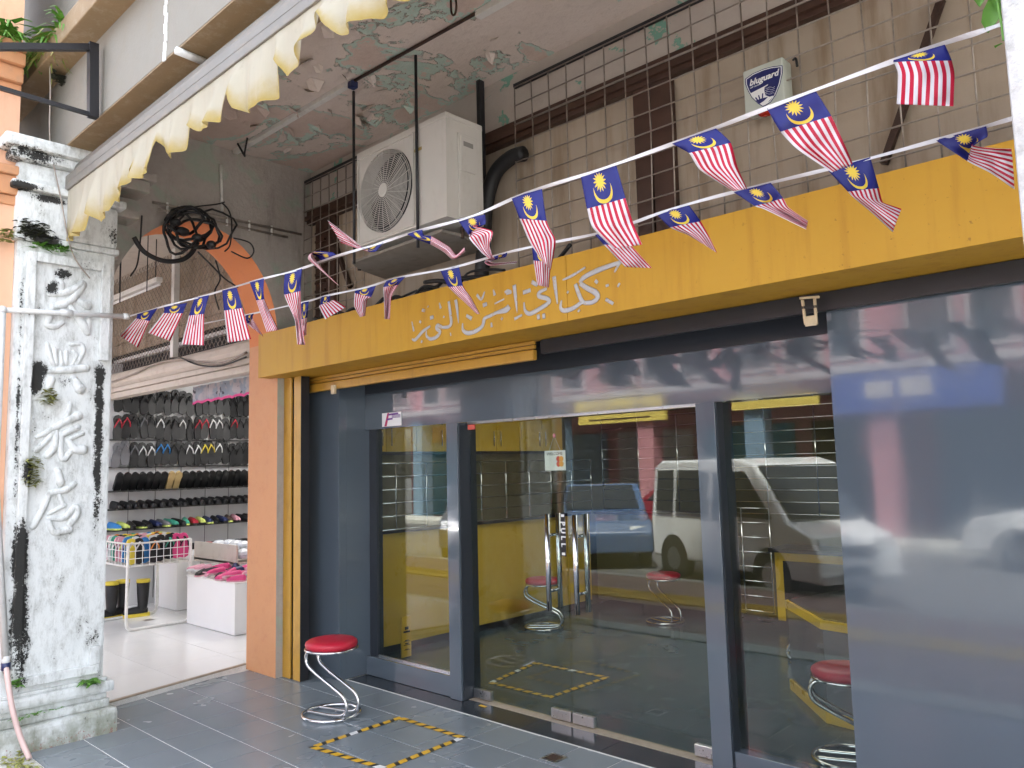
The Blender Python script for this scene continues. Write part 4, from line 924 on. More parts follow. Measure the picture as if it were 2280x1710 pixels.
mb = MB(); mb.prism(shrink(.91, AF-.0030), (0, .0006, 0)); mb.build('shield_field', m_print_navy, al)
def ab2(x, y): return PY(1640+x/11.85, 120+y/11.85, AF-.0040)
mb = MB(); mb.prism([ab2(*p) for p in ((370, 1040), (680, 880), (830, 800), (760, 1080), (980, 1110), (760, 1340), (690, 1350), (560, 1270), (430, 1130))], (0, .0006, 0)); mb.build('emblem_ground', m_print_white, al)
def ab3(x, y): return PY(1640+x/11.85, 120+y/11.85, AF-.0050)
mb = MB()
mb.prism([ab3(*p) for p in ((740, 880), (900, 780), (1060, 760), (1060, 900), (990, 1090), (870, 1130), (760, 1090), (730, 960))], (0, .0006, 0))
for (p, q) in (((500, 1150), (560, 1230)), ((580, 1090), (620, 1220)), ((690, 1040), (680, 1200))): 
    a, b_ = ab3(*p), ab3(*q); mb.bar(a, b_, .0006, .006)
mb.prism([ab3(*p) for p in ((510, 1230), (640, 1180), (830, 1130), (720, 1240), (600, 1320))], (0, .0006, 0)); mb.build('emblem_figure', m_print_navy, al)
mb = MB()
for k in range(4):
    P = [ab3(760+i*50, 900+k*55+18*math.sin(i*2.0+k)-i*6) for i in range(6)]; mb.tube([p+Vector((0, -.0006, 0)) for p in P], .0008, 4)
mb.build('emblem_line', m_print_white, al)
tx = (ab3(1140, 470)-ab3(300, 800)); text_mesh('bluguard', .042, tx, (0, 0, 1), ab3(715, 640)+Vector((0, -.001, 0)), thick=.0006, font_shear=.25, bold=.0012, name='lettering', mat=m_print_white, parent=al)
text_mesh('call centre', .013, tx, (0, 0, 1), ab3(490, 850)+Vector((0, -.001, 0)), thick=.0006, font_shear=.25, name='lettering', mat=m_print_white, parent=al)
mb = MB(); mb.ball((AXL+.10, AF+.02, AZB-.012), .03, (1.4, 1, .7)); mb.build('strobe_lens', M('red_lens', (.35, .02, .01), .25), al, smooth=True)
p = PY(1768, 150, 3.47); mb = MB(); mb.tube(catmull([(AXR+.03, 3.5, AZT-.01), (AXR+.05, 3.48, AZT-.02), (AXR+.055, 3.48, AZT-.06)], 5), .006, 6); mb.build('cable', m_rubber, al, smooth=True)

# ------------------------------------------------------------------ awning: roll cassette and scalloped valance
aw = thing('awning', 'rolled up awning with grey front bar and torn yellowed valance', 'awning', (-3, 1.61, 3.45))
AXE = -5.40
mb = MB(); mb.box((AXE, 1.60, 3.42), (-.24, 1.63, 3.52), .006); mb.build('front_bar', m_awnbox, aw)
mb = MB(); mb.box((AXE+.03, 1.5985, 3.468), (-.24, 1.5998, 3.472)); mb.build('bar_groove', m_awnbox, aw)
mb = MB(); mb.tube([(AXE+.02, 1.70, 3.56), (-.24, 1.70, 3.56)], .065, 18); mb.build('roll', m_awnbox, aw, smooth=True)
NU, NV = 560, 12; L_ = 5.14; rnd = random.Random(11)
_o = [(480,1640),(560,1610),(620,1580),(640,1450),(700,1520),(770,1440),(780,1370),(800,1380),(880,1270),(940,1150),(975,1240),(1050,1190),(1100,1150),(1115,980),(1190,1080),(1290,990),(1305,820),(1390,890),(1500,850),(1580,810),(1620,640),(1650,630),(1680,740),(1750,740),(1900,620),(1920,390),(1945,400),(2010,490),(2120,370),(2200,200)]
_p = [(x/3.16, y/3.16) for x, y in _o]+[(600+x/3.16, y/3.16) for x, y in ((45,400),(110,490),(220,350),(290,200),(380,80),(430,140),(500,215),(650,110),(760,60),(800,0))]
prof_ = []
for (x, y) in _p:
    q_ = PY(x, y, 1.600); xx = q_.x-(AXE+.03)
    if not prof_ or xx > prof_[-1][0]+.004: prof_.append((max(0, xx), max(.04, (3.424-q_.z)*1.12)))
while prof_[-1][0] < L_:
    prof_.append((prof_[-1][0]+rnd.choice((.05, .12, .2)), rnd.uniform(.09, .26)))
scal = []
for i in range(NU+1):
    u = i/NU*L_
    for k in range(len(prof_)-1):
        if u <= prof_[k+1][0]: break
    (a0, d0), (a1, d1) = prof_[k], prof_[k+1]; t_ = min(1, max(0, (u-a0)/max(1e-6, a1-a0))); scal.append(d0+(d1-d0)*t_)
verts = []; uvs = []
for i in range(NU+1):
    u = i/NU*L_
    for j in range(NV+1):
        v = j/NV; am = .022*v
        y = 1.612+am*math.sin(u*31+1.5*math.sin(u*2.3))+.012*v*math.sin(u*58)+.02*v*math.sin(u*7.3+v*2)-.02*v
        verts.append((AXE+.03+u+.005*v*math.sin(u*23), y, 3.424-scal[i]*v)); uvs.append((u/L_, v))
faces = [(i*(NV+1)+j, (i+1)*(NV+1)+j, (i+1)*(NV+1)+j+1, i*(NV+1)+j+1) for i in range(NU) for j in range(NV)]
def grid_obj(name, verts, faces, uvs, mat, parent):
    off = parent_loc(parent); me = bpy.data.meshes.new(name); me.from_pydata([(p[0]-off.x, p[1]-off.y, p[2]-off.z) for p in verts], [], faces)
    ul = me.uv_layers.new(name='UVMap')
    for lp_ in me.loops: ul.data[lp_.index].uv = uvs[lp_.vertex_index]
    me.materials.append(mat); me.polygons.foreach_set('use_smooth', [True]*len(me.polygons))
    o = bpy.data.objects.new(name, me); COL.objects.link(o)
    if parent is not None: o.parent = parent
    return o
grid_obj('valance', verts, faces, uvs, m_awncloth, aw)

# ------------------------------------------------------------------ sign bracket, water pipe, hose, cables on the arch wall
br = thing('sign_bracket', 'empty black steel sign frame projecting at the top left', 'bracket', (-4.72, 1.3, 3.8))
bx_ = -4.72
for (a, b_, w_) in (((-200, 103), (215, 106), .036), ((207, 98), (207, 262), .05), ((-200, 130), (212, 258), .022)):
    pa, pb = PX(*a, bx_), PX(*b_, bx_)
    if a[1] == 130: pa = PX(-200, 137, bx_); pb = PX(205, 256, bx_)
    mb = MB(); mb.bar(pa, pb, w_, w_); mb.build('bar', m_black, br)
wp = thing('water_pipe', 'grey plastic water pipe running across and down the white column', 'pipe', (-5.38, 1.3, 0))
e0, e1_, e2 = PX(6, 690, -5.385), PX(285, 705, -5.385), PX(13, 1480, -5.385)
mb = MB(); mb.tube([e0, e1_], .016, 12); mb.build('cross_pipe', m_pipe, wp, smooth=True)
mb = MB(); mb.tube([e0+Vector((0, 0, .01)), (e0.x, e0.y+.0, 1.6), e2], .019, 12); mb.build('down_pipe', m_pipe, wp, smooth=True)
pj = PX(150, 697, -5.385)
mb = MB(); mb.ball(e0, .026); mb.build('pipe_joint', m_pipe, wp, smooth=True)
for a_, b__, r_ in ((e1_-Vector((0, .03, 0)), e1_+Vector((0, .005, 0)), .021), (e2, e2+Vector((0, 0, .05)), .022), (pj-Vector((0, .04, 0)), pj+Vector((0, .03, 0)), .022)):
    mb = MB(); mb.tube([a_, b__], r_, 12); mb.build('pipe_joint', m_pipe, wp, smooth=True)
mb = MB(); mb.tube(catmull([e2, PX(18, 1520, -5.33), PX(28, 1580, -5.28), PX(45, 1640, -5.24), PZ(66, 1690, .02)], 8), .015, 10); single('hose', mb, m_hose, 'pale pink hose trailing from the pipe to the floor by the column', 'hose', smooth=True)
mb = MB(); mb.tube([e2-Vector((0, 0, .03)), e2+Vector((0, 0, .012))], .024, 12); single('hose_clamp', mb, m_navyplastic, 'dark blue clamp joining the pink hose to the pipe', 'clamp', smooth=True)
ct = thing('cable_ladder', 'rusty cable ladder bracket running along the stained arch wall', 'cable ladder', (-5.62, 2.8, 3.5))
for (a, b_) in (((340, 450), (671, 522)), ((352, 466), (640, 528))):
    mb = MB(); mb.tube([PX(*a, -5.62), PX(*b_, -5.62)], .010, 8); mb.build('rail', m_wire, ct, smooth=True)
for t_ in (.1, .18, .35, .5, .65, .8): 
    a = PX(340+331*t_, 450+72*t_, -5.62); mb = MB(); mb.tube([a+Vector((0, 0, .02)), a-Vector((0, 0, .06))], .009, 8); mb.build('rung', m_white2, ct, smooth=True)
cbn = thing('cable_bundle', 'coiled black telephone cables hanging under the arch', 'cables', (-5.5, 2.5, 3.3)); rnd = random.Random(9)
CB = -5.56
for k, (cx, cy, rx, ry, r_) in enumerate(((418, 500, 50, 36, .011), (425, 505, 45, 45, .010), (430, 515, 60, 40, .009), (410, 490, 40, 30, .012), (440, 520, 52, 32, .010), (455, 510, 70, 42, .008), (400, 520, 35, 45, .010))):
    pts = [PX(cx+rx*math.cos(t_*math.pi/9+k)*(1+.12*math.sin(t_*1.3+k)), cy+ry*math.sin(t_*math.pi/9+k)*(1+.1*math.cos(t_*.9)), CB+.06*math.sin(t_*.7+k)) for t_ in range(18)]
    mb = MB(); mb.tube(pts, r_, 7, closed=True); mb.build('coil', m_rubber, cbn, smooth=True)
mb = MB(); mb.tube(catmull([PX(298, 528, CB), PX(320, 560, CB), PX(360, 580, CB), PX(400, 580, CB), PX(425, 565, CB), PX(440, 540, CB)], 6), .017, 9); mb.build('thick_cable', m_rubber, cbn, smooth=True)
for (cx, cy, sx) in ((405, 515, 28), (440, 530, 22), (470, 545, 18), (390, 495, 20)):
    p = PX(cx, cy, CB+.03); mb = MB(); mb.ball(p, .045, (1, sx/22, .7)); mb.build('splice_box', m_rubber, cbn, smooth=True)
for pts in ([(495, 452), (510, 470), (516, 500), (512, 545), (500, 560)], [(520, 530), (555, 540), (565, 560), (550, 575), (515, 560)], [(440, 560), (470, 590), (500, 620), (530, 640)], [(316, 480), (312, 540), (305, 590), (290, 615)], [(480, 580), (490, 620), (478, 650), (488, 690)], [(395, 480), (430, 462), (480, 455), (500, 450)]):
    mb = MB(); mb.tube(catmull([PX(*p, CB-.05) for p in pts], 6), .006, 6); mb.build('loose_wire', m_rubber, cbn, smooth=True)
for k, pts in enumerate(([(280, 395), (300, 388), (325, 385)], [(110, 100), (112, 200), (112, 320), (135, 440), (160, 560), (200, 620)], [(215, 170), (240, 220), (285, 275)])):
    mb = MB(); mb.tube(catmull([PX(*p, -5.36) for p in pts], 8), .005, 6); single('stray_wire', mb, m_rubber if k != 1 else m_wire, ['short black wire behind the lower end of the awning', 'thin grey wire dangling down the head of the white column', 'thin black wire from the sign frame to the beam soffit'][k], 'wire', smooth=True)

# ------------------------------------------------------------------ bunting: two cords and their flags
SA, SB = Vector((-5.385, 2.012, 0)), Vector((-.23, 1.545, 0)); SN = Vector((-(SB-SA).y, (SB-SA).x, 0)).normalized()
TA_, TB_ = Vector((-5.30, 2.45, 0)), Vector((-.25, 1.94, 0)); TNn = Vector((-(TB_-TA_).y, (TB_-TA_).x, 0)).normalized()
def s1(x, y, d=0.0): return PL(x, y, SA-SN*d, SN)
def s2(x, y, d=0.0): return PL(x, y, TA_-TNn*d, TNn)
def cord(f, px, label):
    P = catmull([f(*p) for p in px], 8); vs = []; fs = []
    mb = MB()
    for i in range(len(P)-1): pass
    up = Vector((0, 0, 1))
    for i, p in enumerate(P):
        tw = .8*math.sin(i*.37)+.3; dirn = (P[min(i+1, len(P)-1)]-P[max(i-1, 0)]).normalized(); n_ = dirn.cross(up).normalized()
        o_ = up*math.cos(tw)*.0048+n_*math.sin(tw)*.0048; th = n_*.0009
        vs += [p+o_+th, p-o_+th, p-o_-th, p+o_-th]
    for i in range(len(P)-1):
        for k in range(4): fs.append((i*4+k, i*4+(k+1) % 4, (i+1)*4+(k+1) % 4, (i+1)*4+k))
    mb.add(vs, fs); return single('bunting_cord', mb, m_string, label, 'cord', 'bunting cords')
cord(s1, [(285, 705), (365, 682), (447, 661), (573, 624), (655, 603), (750, 570), (836, 545), (921, 517), (1050, 482), (1172, 430), (1332, 379), (1545, 303), (1760, 221), (2045, 116), (2190, 68), (2240, 50)], 'upper white cord of the flag bunting from pipe to near column')
cord(s2, [(445, 722), (555, 700), (680, 672), (725, 659), (815, 640), (884, 619), (1003, 597), (1115, 566), (1205, 545), (1355, 514), (1497, 465), (1675, 417), (1890, 365), (2140, 297), (2260, 262)], 'lower white cord of the flag bunting above the yellow fascia')
FL = [
 (s1, 'first flag next to the column', [(0, (305,700), (351,686)), (.4, (303,709), (333,715)), (1, (266,747), (307,774))]),
 (s1, 'second flag, swept to the left', [(0, (365,684), (417,674)), (.4, (364,697), (407,698)), (1, (330,741), (379,759))]),
 (s1, 'third flag, hanging nearly straight under the arch', [(0, (433,664), (466,657)), (.4, (421,703), (455,699)), (1, (404,767), (454,769))]),
 (s1, 'fourth flag, hanging full below the arch crown', [(0, (495,647), (527,640)), (.4, (499,692), (540,686)), (1, (507,763), (559,755))]),
 (s1, 'fifth flag, narrow, over the orange arch edge', [(0, (556,628), (588,620)), (.4, (571,669), (589,667)), (1, (594,739), (620,735))]),
 (s1, 'sixth flag, twisted, before the left end of the fascia', [(0, (634,610), (673,598)), (.4, (633,656), (669,648)), (.75, (656,712), (672,714)), (1, (662,767), (680,768))]),
 (s1, 'flag curled over the cord left of the air conditioner', [(0, (715,581), (749,568)), (.22, (706,571), (738,561)), (.42, (690,566), (702,560)), (.55, (687,578), (697,570)), (.8, (712,600), (722,604)), (1, (752,634), (756,637))]),
 (s1, 'flag blown upward beside the air conditioner fan', [(0, (822,553), (854,540)), (.35, (806,552), (835,561)), (.45, (797,542), (806,556)), (1, (729,490), (760,541))]),
 (s1, 'flag rolled into a thin ribbon before the tray', [(0, (904,520), (940,509)), (.2, (925,531), (944,524)), (.42, (961,545), (962,527)), (.65, (990,562), (1000,550)), (.85, (1010,578), (1016,568)), (1, (1036,560), (1034,551))]),
 (s1, 'flag folded across itself right of the air conditioner', [(0, (1019,489), (1080,478)), (.36, (1040,519), (1080,500)), (.44, (1046,526), (1052,502)), (.6, (1046,533), (1097,515)), (.85, (1072,562), (1090,546)), (1, (1090,577), (1098,574))]),
 (s1, 'flag with a diagonal fold above the last jawi word', [(0, (1139,440), (1207,421)), (.4, (1157,486), (1217,491)), (.55, (1163,500), (1229,518)), (.72, (1180,540), (1237,538)), (1, (1209,583), (1226,601))]),
 (s1, 'large flag hanging full before the dark timber post', [(0, (1293,391), (1372,367)), (.4, (1307,465), (1393,441)), (.7, (1320,507), (1410,497)), (1, (1366,553), (1430,545))]),
 (s1, 'flag streaming right between timber post and alarm box', [(0, (1496,320), (1594,286)), (.4, (1534,341), (1627,318)), (.7, (1560,379), (1641,370)), (1, (1632,425), (1663,421))]),
 (s1, 'large flag streaming right below the alarm box', [(0, (1707,240), (1816,202)), (.4, (1738,293), (1851,258)), (.7, (1776,333), (1874,307)), (1, (1852,384), (1898,365))]),
 (s1, 'large square flag nearest the right column', [(0, (1991,134), (2104,100)), (.39, (1990,137), (2118,134)), (.6, (2000,165), (2125,170)), (1, (1997,232), (2123,237))]),
 (s2, 'small crumpled flag on the lower cord beside the pier', [(0, (547,702), (566,698)), (.4, (552,721), (563,709)), (1, (568,735), (586,749))]),
 (s2, 'small flag hiding behind the twisted flag', [(0, (669,675), (688,671)), (.4, (670,712), (684,707)), (1, (668,752), (682,746))]),
 (s2, 'small flag blown to the right on the lower cord near the pier', [(0, (716,661), (736,656)), (.4, (713,679), (734,672)), (.5, (711,684), (744,668)), (1, (724,711), (770,684))]),
 (s2, 'small crumpled flag below the left of the tray', [(0, (794,646), (837,636)), (.4, (790,652), (826,662)), (.65, (789,682), (817,668)), (1, (802,706), (813,703))]),
 (s2, 'narrow folded flag below the middle of the tray', [(0, (861,625), (905,614)), (.4, (854,639), (887,634)), (.62, (855,668), (872,660)), (1, (856,710), (868,711))]),
 (s2, 'tapering flag over the first jawi letters', [(0, (981,603), (1022,592)), (.4, (999,639), (1031,636)), (.7, (1036,674), (1049,663)), (1, (1062,699), (1068,699))]),
 (s2, 'flag rolled thin on the lower cord right of the tray', [(0, (1098,570), (1130,562)), (.35, (1102,578), (1124,573)), (.5, (1079,583), (1083,575)), (.7, (1092,591), (1100,585)), (1, (1150,586), (1152,582))]),
 (s2, 'flag half hidden under the diagonally folded flag', [(0, (1185,551), (1226,540)), (.4, (1188,580), (1226,585)), (1, (1197,635), (1222,640))]),
 (s2, 'flag showing its stripes below the large full flag', [(0, (1325,523), (1385,504)), (.4, (1345,545), (1405,545)), (1, (1392,594), (1452,597))]),
 (s2, 'flag on the lower cord right of the timber post', [(0, (1461,476), (1533,455)), (.4, (1492,506), (1560,493)), (.7, (1530,522), (1580,528)), (1, (1558,538), (1596,563))]),
 (s2, 'flag twisting right above the middle of the fascia', [(0, (1634,428), (1716,407)), (.4, (1681,459), (1744,441)), (.6, (1702,466), (1756,462)), (1, (1795,511), (1799,492))]),
 (s2, 'large flag folding over the right part of the fascia', [(0, (1843,379), (1938,350)), (.4, (1888,426), (1956,418)), (.55, (1897,436), (1964,449)), (.75, (1938,470), (1972,454)), (1, (1988,516), (2007,465))]),
 (s2, 'large flag blown sideways at the right end of the fascia', [(0, (2083,312), (2196,281)), (.3, (2125,340), (2198,305)), (.42, (2159,362), (2163,323)), (.7, (2205,385), (2215,330)), (1, (2259,421), (2252,331))]),
]
def flag(f, label, rows, seed):
    rnd = random.Random(seed); NU, NV = 14, 26; verts = []; uvs = []
    def row(v):
        for i in range(len(rows)-1):
            if rows[i][0] <= v <= rows[i+1][0]:
                k = (v-rows[i][0])/(rows[i+1][0]-rows[i][0])
                im, ip_ = max(i-1, 0), min(i+2, len(rows)-1); out = []
                for s_ in (1, 2):
                    p0, p1, p2, p3 = [Vector((*rows[q][s_], 0)) for q in (im, i, i+1, ip_)]
                    m1 = (p2-p0)*.35; m2 = (p3-p1)*.35
                    h00 = 2*k**3-3*k**2+1; h10 = k**3-2*k**2+k; h01 = -2*k**3+3*k**2; h11 = k**3-k**2
                    out.append(p1*h00+m1*h10+p2*h01+m2*h11)
                return out
        return [Vector((*rows[-1][1], 0)), Vector((*rows[-1][2], 0))]
    ph = rnd.uniform(0, 6); fq = rnd.uniform(5, 8); sw = rnd.uniform(-.04, .06)
    for j in range(NV+1):
        v = j/NV; Lp, Rp = row(v)
        w_ = (f(Rp.x, Rp.y)-f(Lp.x, Lp.y)).length; slack = max(0, .15-w_)
        for i in range(NU+1):
            u = i/NU; p = Lp+(Rp-Lp)*u
            d_ = v*(.010*math.sin(u*fq+ph+v*3)+sw*v)+slack*.35*math.sin(math.pi*u)*min(1, v*2.5)*(1 if seed % 2 else -1)+.007*v*math.sin(u*14+ph*2+v*5)+.004*math.sin(v*17+u*5+ph)*min(1, v*3)+.003*math.sin(u*23-v*9+ph)*v+.02*math.sin(math.pi*u)*v
            verts.append(f(p.x, p.y, d_)); uvs.append((u, v))
    faces = [(j*(NU+1)+i, j*(NU+1)+i+1, (j+1)*(NU+1)+i+1, (j+1)*(NU+1)+i) for j in range(NV) for i in range(NU)]
    o = grid_obj('pennant_flag', verts, faces, uvs, m_flag, None)
    so_ = o.modifiers.new('Solidify', 'SOLIDIFY'); so_.thickness = .0008
    return tag(o, label, 'flag', 'striped bunting flags')
for k, (f, lb, rows) in enumerate(FL): flag(f, lb, rows, k+3)
# ------------------------------------------------------------------ the shoe shop next door
ns = thing('shoe_shop_front', 'cream header and wire netting over the open front of the shoe shop', 'shopfront', (-8, 3.5, 2.5))
mb = MB(); mb.box((-14, 3.48, 2.50), (-6.145, 3.60, 2.565), .006); mb.build('header_rail', m_cream, ns)
mb = MB(); mb.box((-14, 3.46, 2.570), (-6.145, 3.60, 2.62), .006); mb.build('header_rail', m_cream, ns)
prof = [(3.475, 2.625), (3.44, 2.66), (3.43, 2.70), (3.45, 2.76), (3.50, 2.80), (3.60, 2.81), (3.60, 2.625)]
mb = MB(); mb.prism([(-14, y, z) for y, z in prof], (7.855, 0, 0)); mb.build('canvas_roll', m_cream, ns)
for k in range(7):
    mb = MB(); mb.box((-14, 3.64, 3.06+k*.135), (-6.145, 3.66, 3.06+k*.135+.128)); mb.build('back_board', m_upper, ns)
mb = MB(); mb.box((-14, 3.67, 2.60), (-6.145, 3.70, 3.99)); mb.build('gap_shade_sheet', m_darkfill, ns)  # black sheet stands in for the shade in the gap below the boards
for xx in (-8.15, -10.3):
    mb = MB(); mb.box((xx, 3.46, 2.81), (xx+.07, 3.52, 3.975), .004); mb.build('post', m_white2, ns)
mb = MB(); s_ = .085
for sgn in (1, -1):
    k = -14
    while k*s_ < 4.6:
        xa = -10.9+k*s_; za, zb = 2.82, 3.97; xb = xa+(zb-za)
        a, b_ = (xa, za), (xb, zb)
        x_lo, x_hi = max(xa, -10.8), min(xb, -6.15)
        if x_hi > x_lo+.02:
            z_lo, z_hi = za+(x_lo-xa), za+(x_hi-xa)
            if sgn < 0: z_lo, z_hi = zb-(z_lo-za), zb-(z_hi-za)
            mb.tube([(x_lo, 3.53, z_lo), (x_hi, 3.53, z_hi)], .0028, 4)
        k += 1
o = mb.build('wire_netting', m_wire, ns); tag(o, kind='stuff')
mb = MB(); mb.tube(catmull([PY(250, 850, 3.42), PY(300, 832, 3.42), PY(340, 812, 3.42), PY(400, 800, 3.42), PY(450, 808, 3.42), PY(500, 808, 3.42), PY(548, 785, 3.42)], 6), .012, 8); single('sagging_cable', mb, m_wire, 'pale cable sagging along the cream header of the shoe shop', 'cable', smooth=True)
mb = MB(); mb.tube(catmull([PY(400, 795, 3.40), PY(440, 812, 3.40), PY(490, 815, 3.40), PY(548, 795, 3.40)], 6), .008, 8); single('sagging_cable', mb, m_rubber, 'black cable sagging below the netting of the shoe shop', 'cable', smooth=True)
tl = thing('tube_lamp', 'unlit fluorescent tube fitting under the neighbour ceiling', 'lamp', (-8.4, 3.2, 3.5))
a, b_ = PY(240, 680, 3.2), PY(353, 632, 3.2)
mb = MB(); mb.box((a.x, 3.18, 3.52), (b_.x, 3.24, 3.57), .004); mb.build('batten', m_white2, tl); mb = MB(); mb.tube([(a.x, 3.21, 3.495), (b_.x, 3.21, 3.495)], .014, 10); mb.build('tube', m_print_white, tl, smooth=True)
for x_ in (a.x+.3, b_.x-.1):
    mb = MB(); mb.tube([(x_, 3.21, 3.57), (x_, 3.21, 3.98)], .005, 6); mb.build('drop_rod', m_black, tl)
for k, px_ in enumerate(((270, 560), (330, 520))):
    p = PY(px_[0], px_[1], 3.0); mb = MB(); mb.tube([(p.x, 3.0, 3.975), (p.x, 3.0, 3.35)], .005, 6); single('drop_rod', mb, m_black, ['left black rod', 'right black rod'][k]+' dropping from the pale neighbour ceiling', 'rod')
sr = thing('shoe_shop_room', 'white walled shoe shop room behind the orange pier', 'room', (-8, 5, 0))
m_shopwall = M('shop_wall_paint', (.62, .62, .62), .5, var=.04)
mb = MB(); mb.box((-10.1, 3.30, .03), (-9.98, 8.2, 2.95)); mb.build('shelf_wall', m_shopwall, sr)
mb = MB(); mb.box((-9.97, 7.9, .03), (-6.16, 8.1, 2.95)); mb.box((-6.18, 3.63, .05), (-6.15, 7.89, 2.95)); mb.build('back_wall', m_shopwall, sr)
mb = MB(); mb.box((-10.1, 3.61, 2.96), (-6.15, 4.6, 3.0)); mb.box((-10.1, 5.6, 2.96), (-6.15, 8.2, 3.0)); mb.box((-10.1, 4.6, 2.96), (-9.2, 5.6, 3.0)); mb.box((-7.0, 4.6, 2.96), (-6.15, 5.6, 3.0)); mb.build('room_ceiling', m_shopwall, sr)
q = MB(); q.add([(-9.2, 4.6, 2.98), (-7.0, 4.6, 2.98), (-7.0, 5.6, 2.98), (-9.2, 5.6, 2.98)], [(0, 1, 2, 3)]); q.build('added_light_panel', m_frost2, sr)  # unseen panel added to brighten the shoe shop
mb = MB()
for k in range(8): mb.box((-9.979, 3.45+k*.32, .1), (-9.974, 3.454+k*.32, 2.6))
mb.build('wall_joint', m_darkfill, sr)
mb = MB(); mb.box((-14, 3.36, .03), (-10.11, 3.45, 3.0)); mb.build('side_partition', m_cream, sr)
# shoes: hanging slippers and shoes on shelves
def slipper_mesh(name, sole, strap):
    q = MB(); out = [(-.045, -.12), (-.05, -.05), (-.038, .03), (-.048, .09), (-.03, .125), (0, .135), (.03, .125), (.05, .085), (.042, .02), (.046, -.05), (.04, -.11), (0, -.13)]
    q.cur = 0; q.prism([(0, y, z) for y, z in out], (.022, 0, 0)); q.cur = 1
    q.tube(catmull([(.022, -.043, .0), (.05, -.03, .04), (.05, 0, .085), (.024, 0, .09)], 4), .007, 6); q.tube(catmull([(.022, .043, .0), (.05, .03, .04), (.05, 0, .085)], 4), .007, 6)
    me = bpy.data.meshes.new(name); me.from_pydata(q.v, [], q.f); me.materials.append(sole); me.materials.append(strap); me.polygons.foreach_set('material_index', q.mi); return me
def shoe_mesh(name, upper, sole):
    q = MB(); secs = [(-.12, .028, .060, 0), (-.10, .036, .075, 0), (-.04, .036, .070, 0), (.02, .038, .062, 0), (.08, .042, .048, 0), (.12, .034, .036, 0), (.135, .016, .026, 0)]; n = 10; vs = []; fs = []
    for (x, hw, h, _) in secs:
        for j in range(n):
            a = math.pi*j/(n-1); vs.append((x, -hw*math.cos(a), .018+(h)*math.sin(a)**.7))
    for i in range(len(secs)-1):
        for j in range(n-1): fs.append((i*n+j, i*n+j+1, (i+1)*n+j+1, (i+1)*n+j))
    fs.append(tuple(range(n))); fs.append(tuple((len(secs)-1)*n+j for j in reversed(range(n)))); q.cur = 0; q.add(vs, fs)
    q.cur = 1; out = [(-.125, -.02), (-.10, -.036), (0, -.036), (.08, -.044), (.125, -.034), (.142, 0), (.125, .034), (.08, .044), (0, .036), (-.10, .036), (-.125, .02)]
    q.prism([(x, y, 0) for x, y in out], (0, 0, .02))
    me = bpy.data.meshes.new(name); me.from_pydata(q.v, [], q.f); me.materials.append(upper); me.materials.append(sole); me.polygons.foreach_set('material_index', q.mi); return me
def mc(n, c): return M(n, c, .5, var=.12, vs=25)
mk = {k: mc('shoe_'+k, c) for k, c in dict(black=(.0045, .0045, .005), grey=(.14, .14, .15), white=(.65, .65, .65), blue=(.03, .20, .50), red=(.45, .02, .04), yellow=(.70, .55, .05), tan=(.50, .36, .16), pink=(.65, .05, .20), brown=(.06, .035, .025), green=(.05, .32, .22), palepink=(.62, .30, .36), navy=(.02, .03, .10), lime=(.55, .65, .15), orange=(.65, .22, .03)).items()}
_mc = {}
def put(kind, a, b, loc, rot, name, label, group):
    key = (kind, a, b)
    if key not in _mc: _mc[key] = (slipper_mesh if kind == 's' else shoe_mesh)(name, mk[a], mk[b])
    o = bpy.data.objects.new(name, _mc[key]); COL.objects.link(o); o.location = loc; o.rotation_euler = rot
    return tag(o, label, 'shoe', group)
rnd = random.Random(21)
shelfm = M('black_shelf', (.02, .02, .02), .5)
for k, z_ in enumerate((2.03, 1.70, 1.415, 1.20, .955, .64)):
    mb = MB(); mb.box((-9.975, 3.46, z_-.015), (-9.80 if k > 1 else -9.93, 6.4, z_)); single('shelf', mb, shelfm if k < 5 else m_white, ['topmost', 'second', 'third', 'fourth', 'fifth', 'lowest'][k]+' long shelf of the shoe wall', 'shelf', 'shelves of the shoe wall')
ORD = ['leftmost', 'second', 'third', 'fourth', 'fifth', 'sixth', 'seventh', 'eighth', 'ninth', 'tenth', 'eleventh', 'twelfth', 'thirteenth', 'fourteenth', 'fifteenth', 'sixteenth', 'seventeenth', 'eighteenth', 'nineteenth', 'twentieth', 'twenty-first', 'twenty-second', 'twenty-third', 'twenty-fourth']
def nth(i): return ORD[i] if i == 0 else ORD[i]+' from left'
def cname(c): return {'palepink': 'pale pink', 'lime': 'lime green'}.get(c, c)
def hang_row(z, n, cols, label, group):
    for i in range(n):
        a, b = cols[i % len(cols)] if i < len(cols) else ('black', 'black')
        put('s', a, b, (-9.955, 3.62+i*.098+rnd.uniform(-.012, .012), z+rnd.uniform(-.02, .02)), (rnd.uniform(-.12, .12), -.08, rnd.uniform(-.15, .15)), 'slipper', '%s slipper with %s straps, %s in the %s row' % (a, b, nth(i), label), group).scale = (1, 1.06, 1.18)
hang_row(2.50, 18, [('black', 'black')]*24, 'top hanging', 'top row slippers')
hang_row(2.18, 18, [('black', 'red'), ('black', 'red'), ('black', 'black'), ('black', 'grey'), ('black', 'black'), ('black', 'white'), ('black', 'black'), ('black', 'black'), ('black', 'white'), ('black', 'black'), ('black', 'red'), ('black', 'red'), ('black', 'white'), ('black', 'white'), ('black', 'black'), ('black', 'red')], 'second hanging', 'second row slippers')
hang_row(1.85, 18, [('grey', 'grey'), ('grey', 'grey'), ('black', 'grey'), ('black', 'white'), ('black', 'white'), ('black', 'blue'), ('black', 'blue'), ('black', 'black'), ('black', 'black'), ('black', 'white'), ('black', 'white'), ('black', 'yellow'), ('black', 'yellow'), ('black', 'white')], 'third hanging', 'third row slippers')
